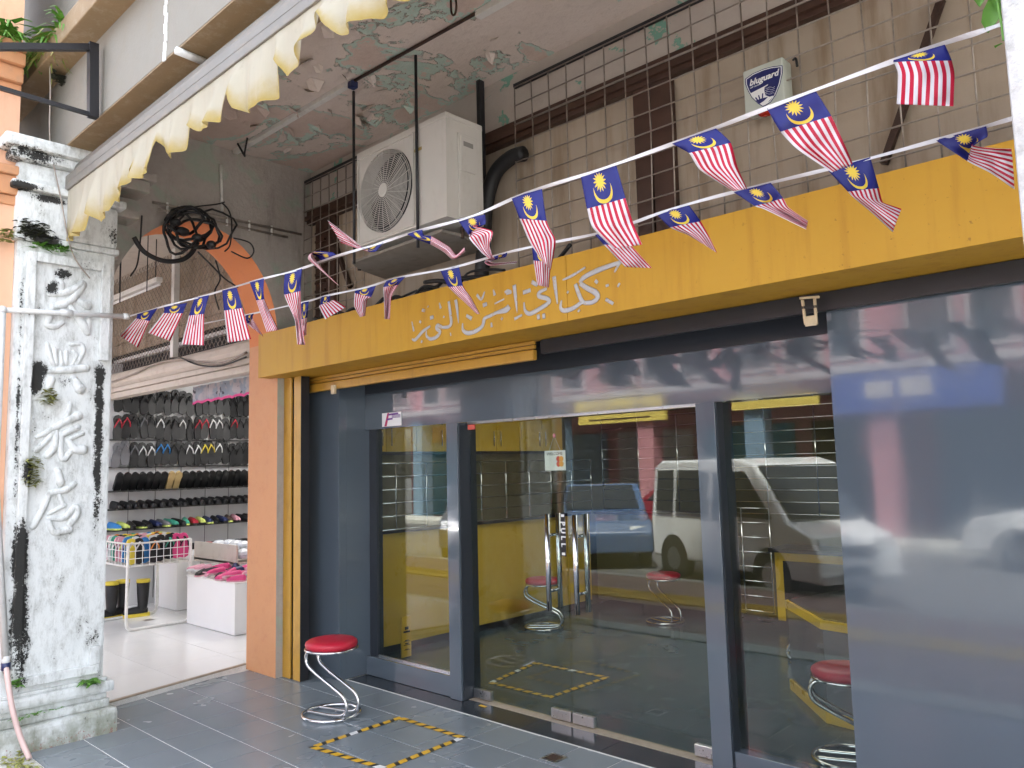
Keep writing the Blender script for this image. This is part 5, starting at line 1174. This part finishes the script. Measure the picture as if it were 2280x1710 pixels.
for i in range(20):
    y = 3.62+i*.088; tanp = i in (7, 8); c_ = 'tan' if tanp else ('brown' if i % 5 == 1 else 'black')
    put('h', c_, 'tan' if tanp else 'black', (-9.88, y, 1.50), (0, -1.0, 0), 'shoe', '%s shoe leaning on the third shelf, %s' % (c_, nth(i)), 'third shelf shoes')
for i in range(18): put('h', 'black', 'black', (-9.88, 3.60+i*.1, 1.203), (0, 0, rnd.uniform(-.15, .15)), 'shoe', 'black shoe standing on the fourth shelf, %s' % nth(i), 'fourth shelf shoes')
cF = ['blue', 'lime', 'black', 'black', 'black', 'navy', 'grey', 'green', 'black', 'green', 'red', 'lime', 'navy', 'black', 'navy', 'brown', 'palepink', 'black', 'black', 'black']
for i in range(19): put('h', cF[i], 'black' if i % 3 else 'lime', (-9.88, 3.58+i*.095, .958), (0, 0, rnd.uniform(-.3, .3)), 'shoe', '%s sports shoe on the fifth shelf, %s' % (cname(cF[i]), nth(i)), 'fifth shelf shoes')
for i in range(17): put('h', 'red' if i == 11 else 'black', 'black', (-9.86, 3.64+i*.1, .645), (0, -.2, rnd.uniform(-.3, .3)), 'shoe', '%s sandal on the lowest shelf, %s' % ('red' if i == 11 else 'black', nth(i)), 'lowest shelf sandals')
# pink edged valance inside
va = thing('pink_valance', 'grey printed valance with pink scalloped hem over the shoe wall', 'valance', (-7.4, 3.66, 2.45))
a, b_ = PY(430, 838, 3.66), PY(560, 828, 3.66); NUv = 60; vs = []; uv_ = []; fs = []
for i in range(NUv+1):
    u = i/NUv; x_ = a.x+(b_.x+.3-a.x)*u
    for j in range(5):
        v = j/4; zb = 2.31+.02*abs(math.sin(u*math.pi*7)); vs.append((x_, 3.66+.01*math.sin(u*40), 2.50+(zb-2.50)*v)); uv_.append((u, v))
for i in range(NUv):
    for j in range(4): fs.append((i*5+j, (i+1)*5+j, (i+1)*5+j+1, i*5+j+1))
def mk_val():
    t = NT('valance_print'); uv = t.n('ShaderNodeUVMap').outputs[0]; s = t.sep(uv); n = t.noise(t.pos(), 9, 2); c = t.mix(t.step(n, .45, .55), (.22, .26, .31), (.36, .33, .35)); c = t.mix(t.step(t.noise(t.pos(), 14, 1), .62, .66), c, (.03, .03, .05))
    c = t.mix(t.math('GREATER_THAN', s[1], .86), c, (.62, .05, .22)); t.pbr(c, .7); return t.m
grid_obj('cloth', vs, fs, uv_, mk_val(), va)
# wire rack with flip flops
rk = thing('display_rack', 'white tube and wire rack full of flip flops in the shoe shop', 'rack', (-8.75, 3.5, 0))
FXr, BXr = -8.33, -9.15; YL, YR = 3.16, 3.80; ZB, ZT = .68, .905
for X_ in (FXr, BXr):
    mb = MB(); mb.tube(catmull([(X_, YL, ZT), (X_, YL, .45), (X_, YL, .14), (X_, YL+.02, .075), (X_, YL+.08, .055), (X_, (YL+YR)/2, .055), (X_, YR-.08, .055), (X_, YR-.02, .075), (X_, YR, .14), (X_, YR, .45), (X_, YR, ZT)], 5), .016, 8); mb.build('leg_frame', m_white2, rk, smooth=True)
mb = MB()
for zz in (ZB, ZT): mb.tube([(FXr, YL, zz), (FXr, YR, zz), (BXr, YR, zz), (BXr, YL, zz)], .010, 8, closed=True)
mb.build('basket_rim', m_white2, rk, smooth=True)
for X_ in (FXr+.004,):
    for k in range(1, 9): mb = MB(); y = YL+(YR-YL)*k/9; mb.tube([(X_, y, ZB), (X_, y, ZT)], .0035, 6); mb.build('basket_wire', m_print_white, rk)
    for zz in (ZB+.075, ZB+.15): mb = MB(); mb.tube([(X_, YL, zz), (X_, YR, zz)], .0035, 6); mb.build('basket_wire', m_print_white, rk)
for k in range(1, 10): mb = MB(); x_ = FXr+(BXr-FXr)*k/10; mb.tube([(x_, YL, ZB), (x_, YL, ZT)], .0035, 6); mb.build('basket_wire', m_print_white, rk)
for zz in (ZB+.075, ZB+.15): mb = MB(); mb.tube([(FXr, YL, zz), (BXr, YL, zz)], .0035, 6); mb.build('basket_wire', m_print_white, rk)
mb = MB(); mb.box((BXr, YL, ZB-.012), (FXr, YR, ZB-.004)); mb.build('basket_floor', m_white2, rk)
rc_ = [('yellow', 'white'), ('black', 'white'), ('blue', 'blue'), ('black', 'orange'), ('black', 'grey'), ('black', 'green'), ('pink', 'black'), ('pink', 'black')]
for i, (a, b) in enumerate(rc_):
    put('s', a, b, (-8.39-(.05 if i in (2, 4) else 0), YL+.05+i*.077, ZB+.14+(.02 if i > 4 else 0)), (0, -.12, 0), 'flip_flop', ('bright pink flip flop in the wire rack, %s of the pair' % ('left' if i == 6 else 'right') if a == 'pink' else '%s flip flop with %s strap in front of the wire rack' % (a, b)), 'pink pair in the rack' if a == 'pink' else 'front flip flops')
for r_ in range(1, 7):
    for i in range(7): 
        a = rnd.choice(['yellow', 'lime', 'green', 'black', 'blue', 'orange', 'white', 'palepink']); put('s', a, rnd.choice(['white', 'lime', 'green', 'black']), (-8.42-r_*.1, YL+.06+i*.085, ZB+.15), (rnd.uniform(-.1, .1), -.15, 0), 'flip_flop', '%s flip flop %s in rack row %s behind the front' % (cname(a), nth(i), ['one', 'two', 'three', 'four', 'five', 'six'][r_-1]), 'flip flops inside the rack')
# white cabinet and boxes, pink shoes
cbx = thing('display_cabinet', 'low white cabinet topped with pink shoes in the shoe shop', 'cabinet', (-7.75, 4.1, .04))
mb = MB(); mb.box((-8.28, 3.75, .045), (-7.245, 4.55, .525), .003); mb.build('carcass', m_white, cbx); mb = MB(); mb.box((-8.29, 3.74, .5255), (-7.235, 4.56, .54), .003); mb.build('top_board', m_white2, cbx)
cols = ['pink', 'palepink', 'pink', 'black', 'palepink', 'pink', 'navy', 'pink']
for i in range(13):
    for j in range(3):
        c_ = 'palepink' if i < 2 else ('black' if (i, j) == (2, 0) else rnd.choice(cols)); put('h', c_, 'white' if c_ == 'palepink' else 'palepink', (-8.22+i*.075+rnd.uniform(-.02, .02), 3.83+j*.16+rnd.uniform(-.04, .04), .541+rnd.choice((0, 0, .04))), (rnd.uniform(-.2, .5), 0, -1.57+rnd.uniform(-1.2, 1.2)), 'shoe', {'pink': 'bright pink', 'palepink': 'pale pink', 'black': 'black', 'navy': 'navy'}[c_]+' child shoe on the white cabinet, %s in %s row' % (nth(i), ['front', 'middle', 'back'][j]), 'cabinet shoes').scale = (.72, .72, .72)
mb = MB(); mb.box((-7.62, 4.22, .5405), (-7.25, 4.52, .66), .003); single('white_box', mb, m_white, 'white box on the right end of the low white cabinet', 'box')
mb = MB(); mb.box((-7.50, 4.26, .661), (-7.28, 4.46, .80), .006); single('grey_box', mb, M('grey_carton', (.20, .24, .28), .6), 'grey box stacked on the white box', 'box')
bk = thing('glass_case', 'cream shelf case heaped with bagged goods behind the rack', 'case', (-9.1, 4.4, 0))
mb = MB(); mb.box((-9.7, 4.0, .045), (-9.1, 4.5, .66), .003); mb.build('carcass', m_white, bk)
mb = MB(); mb.box((-9.0, 4.15, .62), (-8.0, 4.75, .64)); mb.box((-9.0, 4.15, .60), (-8.0, 4.17, .82)); mb.build('tray', m_cream, bk)
for k in range(3): mb = MB(); x_ = -8.95+k*.45; mb.box((x_, 4.2, .045), (x_+.03, 4.23, .60)); mb.build('leg', m_white2, bk)
m_bag = M('clear_bags', (.55, .57, .60), .25, var=.2, vs=30)
for k in range(14):
    mb = MB(); mb.ball((-8.95+.07*k, 4.35+rnd.uniform(-.1, .15), .70+rnd.uniform(0, .1)), .085, (1, 1.1, .7), 8, 6); single('goods_bag', mb, m_bag, 'bag of goods heaped in the cream case, %s' % nth(k), 'bag', 'bagged goods')
def boot(loc, rz, label):
    t = thing('rubber_boot', label, 'boot', loc, 'rubber boots on the floor'); t.rotation_euler = (0, 0, rz); L = Vector(loc)
    mb = MB(); mb.tube([L+Vector(p) for p in ((-.05, 0, .38), (-.05, 0, .25), (-.05, 0, .12), (-.04, 0, .06))], [.068, .062, .052, .05], 14); mb.tube([L+Vector(p) for p in ((-.10, 0, .055), (-.04, 0, .06), (.05, 0, .055), (.12, 0, .045), (.15, 0, .035))], [.03, .05, .05, .046, .02], 12); mb.build('upper', m_rubber, t, smooth=True)
    mb = MB(); mb.tube([L+Vector((-.05, 0, .365)), L+Vector((-.05, 0, .40))], .071, 14); mb.build('cuff', mk['yellow'], t, smooth=True)
    mb = MB(); out = [(-.12, -.03), (-.05, -.045), (.08, -.052), (.14, -.04), (.168, 0), (.14, .04), (.08, .052), (-.05, .045), (-.12, .03)]; mb.prism([L+Vector((x, y, 0)) for x, y in out], (0, 0, .035)); mb.build('sole', mk['yellow'], t)
p = PZ(300, 1370, .045)
for k, (dx, dy, rz, lb) in enumerate(((.08, .0, -1.75, 'black rubber boot with yellow cuff nearest the rack legs'), (-.05, -.16, -1.3, 'black rubber boot with yellow sole left of the nearest boot'), (.0, -.30, -1.6, 'black rubber boot half hidden by the column'))): boot((p.x+dx, p.y+dy, .042), rz, lb)
mb = MB(); a = PZ(330, 1380, .041); mb.box((a.x-.05, a.y-.05, .0405), (a.x+.05, a.y+.05, .0415)); single('floor_mark', mb, m_wire, 'small grey plate on the white floor below the rack', 'plate')

# ------------------------------------------------------------------ plants
def tuft(name, loc, n, L, spread, mat, label, seed, droop=.5, wd=.012, up=.6):
    rnd = random.Random(seed); q = MB(); loc = Vector(loc)
    for k in range(n):
        a = rnd.uniform(0, 6.283); el = rnd.uniform(.1, 1.2)*up; d = Vector((math.cos(a)*math.cos(el), math.sin(a)*math.cos(el), math.sin(el))); l = L*rnd.uniform(.5, 1.1); side = d.cross(Vector((0, 0, 1))).normalized()*wd*rnd.uniform(.6, 1.3)
        b0 = loc+Vector((rnd.uniform(-1, 1)*spread[0], rnd.uniform(-1, 1)*spread[1], rnd.uniform(-1, 1)*spread[2])); pts = []
        for i in range(4):
            t_ = i/3; c = b0+d*l*t_-Vector((0, 0, droop*l*t_*t_)); wv = side*(1-t_*.85); pts += [c-wv, c+wv]
        q.add(pts, [(0, 1, 3, 2), (2, 3, 5, 4), (4, 5, 7, 6)])
    o = q.build(name, mat, None, fixn=False); return tag(o, label, 'plant')
p = PX(112, 552, CX+.02); tuft('fern', p, 46, .10, (.01, .09, .015), m_leaf, 'green fern sprouting below the head of the white column', 1)
p = PX(75, 515, CX+.02); tuft('moss_clump', p, 120, .05, (.02, .09, .07), m_moss, 'dark moss clump at the head of the white column', 2, wd=.016)
p = PX(110, 885, CX+.02); tuft('fern', p, 60, .07, (.01, .03, .05), m_fern, 'yellowing dry fern on the column beside the second character', 3)
p = PX(72, 1050, CX+.02); tuft('moss_clump', p, 130, .045, (.015, .035, .09), m_fern, 'brown moss clump on the column beside the third character', 4)
p = PX(200, 1518, CX+.05); tuft('weed', p, 26, .06, (.02, .03, .01), m_leaf, 'small bright weed on the right of the column base', 5, wd=.022)
p = PX(38, 1520, CX+.05); tuft('weed', p, 22, .05, (.02, .03, .02), m_leaf, 'small weed on the left of the column base', 6, wd=.02)
p = PX(80, 1590, CX+.06); tuft('weed', p, 40, .03, (.015, .13, .01), m_leaf, 'thin green weeds along the mossy column plinth', 7, wd=.012)
p = PX(20, 1690, -5.2); tuft('gutter_moss', (p.x, 1.40, .02), 120, .04, (.25, .06, .01), m_fern, 'pale grassy moss on the kerb in front of the column', 8)
p = PX(120, 20, -5.3); tuft('fern', (p.x, 1.50, 4.34), 190, .28, (.30, .06, .03), m_leaf, 'wild fern growing from the ledge above the column', 9, droop=.7, wd=.014)
p = PX(125, 60, -5.3); tuft('fern', (p.x, 1.46, 4.30), 90, .18, (.14, .05, .05), m_fern, 'dry brown fern on the ledge beside the green one', 10, droop=1.0)
p = PX(20, 30, -5.4); tuft('fern', (p.x, 1.20, 4.34), 90, .25, (.1, .1, .05), m_leaf, 'light green fern at the top left corner', 12, droop=.8, wd=.016)
p = PX(130, 150, -5.42); tuft('moss_clump', (p.x, 1.56, p.z), 160, .06, (.05, .06, .10), m_moss, 'black moss mass under the ledge beside the sign frame', 13, wd=.02)
p = PX(10, 525, -5.45); tuft('fern', (p.x+.02, 1.30, p.z), 40, .08, (.01, .03, .05), m_fern, 'dry fern on the peach pilaster', 14)
lv = thing('leaf_sprig', 'green leaves hanging beside the near white column', 'plant', (-.27, 1.55, 2.45))
def leaf(pts_c, wd, name='leaf'):
    P = [s1(*c, .0) for c in pts_c]; q = MB(); vs = []; n = len(P)
    for i, c in enumerate(P):
        t_ = i/(n-1); w_ = wd*math.sin(math.pi*(.08+.9*t_))**.8; s_ = Vector((1, .35, .0)).normalized()*w_; vs += [c-s_, c+Vector((0, .004, 0)), c+s_]
    fs = []
    for i in range(n-1): fs += [(i*3, i*3+1, i*3+4, i*3+3), (i*3+1, i*3+2, i*3+5, i*3+4)]
    q.add(vs, fs); o = q.build(name, m_leaf, lv, smooth=True, fixn=False); return o
leaf([(2212, -10), (2210, 20), (2205, 45), (2200, 72)], .016); leaf([(2185, -20), (2183, -5), (2181, 14)], .011); leaf([(2232, 95), (2222, 100), (2216, 106)], .006); leaf([(2215, -40), (2220, -10), (2218, 20)], .012)
mb = MB(); mb.tube([s1(2235, 90), s1(2228, 40), s1(2215, -30), s1(2205, -90)], .0025, 6); mb.build('stem', m_leaf, lv)

# ------------------------------------------------------------------ across the street (seen as reflections in glass and panels)
OY = -10.6
ob = thing('pink_shophouse', 'pink shophouse row across the street with white framed windows', 'building', (-8, OY, 0))
mb = MB(); mb.box((-26, OY-6, 3.25), (-2.35, OY, 6.7)); mb.box((-26, OY-6, -.4), (-2.35, OY-3, 3.25)); mb.build('wall', m_pink, ob)
mb = MB(); mb.box((-26.2, OY-6, 6.7), (-2.2, OY+.35, 6.95)); mb.box((-26, OY, 3.45), (-2.35, OY+.14, 3.62)); mb.build('cornice', m_trim, ob)
k = 0; x_ = -25.4
while x_ < -3.4:
    mb = MB(); mb.box((x_-.1, OY+.002, 3.75), (x_+.86, OY+.08, 6.1)); wn = mb.build('window', m_trim, ob)
    mb = MB(); mb.box((x_, OY+.081, 3.85), (x_+.76, OY+.09, 5.95)); mb.build('pane', m_darkglass, wn)
    k += 1; x_ += 1.16 if k % 3 else 1.75
for i in range(8):
    x_ = -25.5+i*3.25; mb = MB(); mb.box((x_, OY-.5, -.3), (x_+.5, OY, 3.25)); mb.build('pillar', m_lightblue if i % 2 else m_pink, ob)
for i in range(7):
    x_ = -25+i*3.25; mb = MB(); mb.box((x_, OY-2.99, -.3), (x_+2.75, OY-2.9, 2.6)); mb.build('shop_opening', [m_teal, m_darkfill, m_lightblue, m_trim][i % 4], ob)
def board(name, x0, x1, z0, z1, mat, label):
    t = thing(name, label, 'signboard', ((x0+x1)/2, OY+.1, z0)); mb = MB(); mb.box((x0, OY+.002, z0), (x1, OY+.12, z1)); mb.build('board', mat, t); return t
b1 = board('street_sign', -14.5, -11.5, 2.74, 3.40, m_signyellow, 'yellow textile shop signboard across the street')
text_mesh('JAMEEL MAJU TEXTILES', .25, (-1, 0, 0), (0, 0, 1), (-13.0, OY+.125, 3.10), thick=.004, bold=.004, name='lettering', mat=m_timber, parent=b1)
for k in range(1): mb = MB(); mb.box((-14.1, OY+.122, 2.83), (-12.0, OY+.124, 2.87)); mb.build('small_print', m_timber, b1)
b2 = board('street_sign', -9.5, -7.3, 2.85, 3.12, m_signyellow, 'narrow yellow signboard across the street')
b3 = board('street_sign', -6.75, -3.45, 2.55, 3.42, m_signblue, 'blue signboard across the street')
for (x0, x1, z0, z1) in ((-6.0, -5.45, 2.85, 3.2), (-5.3, -4.7, 2.85, 3.25)):
    mb = MB(); mb.box((x0, OY+.122, z0), (x1, OY+.13, z1)); mb.build('pale_mark', m_trim, b3)
ob3 = thing('street_end_building', 'cream buildings closing the far left end of the street', 'building', (-60, -4, 0))
mb = MB(); mb.box((-72, -26, -.4), (-58, 20, 9)); mb.build('wall', m_cream, ob3)
for i in range(10):
    mb = MB(); mb.box((-57.99, -24+i*4, 3.6), (-57.9, -22.2+i*4, 5.6)); mb.build('window', m_darkglass, ob3)
ob2 = thing('white_building', 'pale building across the street beyond the pink row', 'building', (4, OY, 0))
mb = MB(); mb.box((-2.3, OY-8, -.4), (14, OY-.8, 5.2)); mb.build('wall', m_trim, ob2)
for i in range(6):
    mb = MB(); mb.box((-1.6+i*2.4, OY-.799, 2.9), (-.2+i*2.4, OY-.76, 4.3)); mb.build('window', m_darkglass, ob2)
    mb = MB(); mb.box((-1.7+i*2.4, OY-.799, -.3), (.1+i*2.4, OY-.76, 2.2)); mb.build('shutter', m_lightblue if i % 2 else m_darkfill, ob2)
mb = MB(); mb.box((-60, OY+.01, -.42), (60, -9.2, -.1), .02); tag(mb.build('far_pavement', m_concrete), kind='structure')
def vehicle(name, label, cat, loc, prof, wins, wdt, wheels, paint, wr=.31, flip=1, lamps=(), rz=0.0):
    t = thing(name, label, cat, loc); L = Vector(loc); t.rotation_euler = (0, 0, rz)
    def P(x, z, y): return L+Vector((x*flip, y, z))
    q = MB(); n = len(prof); hw = wdt/2; vs = []
    for s_ in (-1, 1):
        for (x, z) in prof: vs.append(P(x, z, s_*hw*(1 if z < 1.0 else 1-.10*(z-1.0)/.8)))
    q.add(vs, [tuple(range(n)), tuple(reversed(range(n, 2*n)))]+[(i, (i+1) % n, (i+1) % n+n, i+n) for i in range(n)]); o = q.build('body', paint, t)
    bv = o.modifiers.new('Bevel', 'BEVEL'); bv.width = .05; bv.segments = 3; bv.limit_method = 'ANGLE'
    for s_ in (-1, 1):
        for w_ in wins:
            q = MB(); q.prism([P(x, z, s_*(hw*(1 if z < 1.0 else 1-.10*(z-1.0)/.8)+.004)) for x, z in w_], (0, s_*.006, 0)); q.build('side_window', m_darkglass, t)
        for wx in wheels:
            c = P(wx, wr, s_*(hw-.10)); q = MB(); q.lathe(c, [(wr*.6, -.1), (wr, -.09), (wr, .09), (wr*.6, .1)], 24, 'y'); w0 = q.build('tyre', m_rubber, t, smooth=False)
            q = MB(); q.lathe(c, [(wr*.58, -.104), (wr*.58, .104)], 20, 'y'); q.build('rim', m_brushed, w0)
            q = MB(); c2 = P(wx, wr, s_*(hw-.002)); q.lathe(c2, [(wr*1.2, -.004), (wr*1.2, .004)], 24, 'y'); q.build('wheel_arch', m_black, t)
    for (p4, mat, nm) in lamps:
        q = MB(); q.prism([P(*p) for p in p4], (.02*flip, 0, 0)); q.build(nm, mat, t)
    return t
vprof = [(-1.55, .30), (-1.60, .9), (-1.55, 1.75), (-1.35, 1.86), (.75, 1.86), (1.05, 1.78), (1.75, 1.02), (2.15, .88), (2.28, .62), (2.28, .30)]
vw = [[(.30, 1.05), (.30, 1.68), (.88, 1.68), (1.48, 1.05)], [(-.85, 1.05), (-.85, 1.70), (.20, 1.70), (.20, 1.05)], [(-1.42, 1.05), (-1.42, 1.70), (-.95, 1.70), (-.95, 1.05)]]
lampv = [([(2.26, .62, .75), (2.26, .62, .42), (2.22, .86, .42), (2.18, .84, .75)], m_headlamp, 'headlight'), ([(2.26, .62, -.75), (2.26, .62, -.42), (2.22, .86, -.42), (2.18, .84, -.75)], m_headlamp, 'headlight'), ([(1.09, 1.76, .70), (1.09, 1.76, -.70), (1.74, 1.06, -.74), (1.74, 1.06, .74)], m_darkglass, 'windscreen')]
vehicle('van', 'white van parked nose in towards the arcade behind the camera', 'van', (-5.67, -3.56, -.24), vprof, vw, 1.66, (-.95, 1.40), m_carwhite, lamps=lampv+[([(2.285, .42, .26), (2.285, .42, -.26), (2.285, .53, -.26), (2.285, .53, .26)], m_black, 'number_plate'), ([(2.285, .66, .38), (2.285, .66, -.38), (2.26, .78, -.38), (2.26, .78, .38)], m_black, 'radiator_grille'), ([(2.29, .30, .80), (2.29, .30, -.80), (2.30, .40, -.80), (2.30, .40, .80)], m_brushed, 'bumper')], rz=R_(25))
cprof = [(-2.0, .28), (-2.08, .72), (-1.75, .92), (-1.35, .98), (-.75, 1.42), (.25, 1.44), (1.0, .98), (1.9, .82), (2.08, .62), (2.08, .28)]
cw = [[(-1.15, .98), (-.70, 1.34), (-.25, 1.36), (-.25, .98)], [(-.18, .98), (-.18, 1.36), (.22, 1.36), (.82, .98)]]
lampc = [([(2.06, .58, .72), (2.06, .58, .40), (1.98, .74, .40), (1.95, .74, .72)], m_headlamp, 'headlight'), ([(2.06, .58, -.72), (2.06, .58, -.40), (1.98, .74, -.40), (1.95, .74, -.72)], m_headlamp, 'headlight'), ([(.30, 1.41, .62), (.30, 1.41, -.62), (.98, 1.0, -.68), (.98, 1.0, .68)], m_darkglass, 'windscreen')]
vehicle('car', 'blue car parked nose in left of the van', 'car', (-9.6, -4.9, -.24), cprof, cw, 1.6, (-1.25, 1.3), m_carblue, lamps=lampc, rz=R_(50))
vehicle('car', 'red car parked across the road', 'car', (-9.0, -8.2, -.24), cprof, cw, 1.6, (-1.25, 1.3), m_carred, lamps=lampc)
vehicle('car', 'silver car parked nose in left of the blue car', 'car', (-12.4, -4.6, -.24), cprof, cw, 1.6, (-1.25, 1.3), m_brushed, lamps=lampc, rz=R_(50))
vehicle('car', 'white car parked across the road on the right', 'car', (-1.5, -8.1, -.24), cprof, cw, 1.6, (-1.25, 1.3), m_carwhite, flip=-1, lamps=lampc)
vehicle('car', 'white car parked across the road behind the red one', 'car', (-14.2, -8.2, -.24), cprof, cw, 1.6, (-1.25, 1.3), m_carwhite, lamps=lampc)
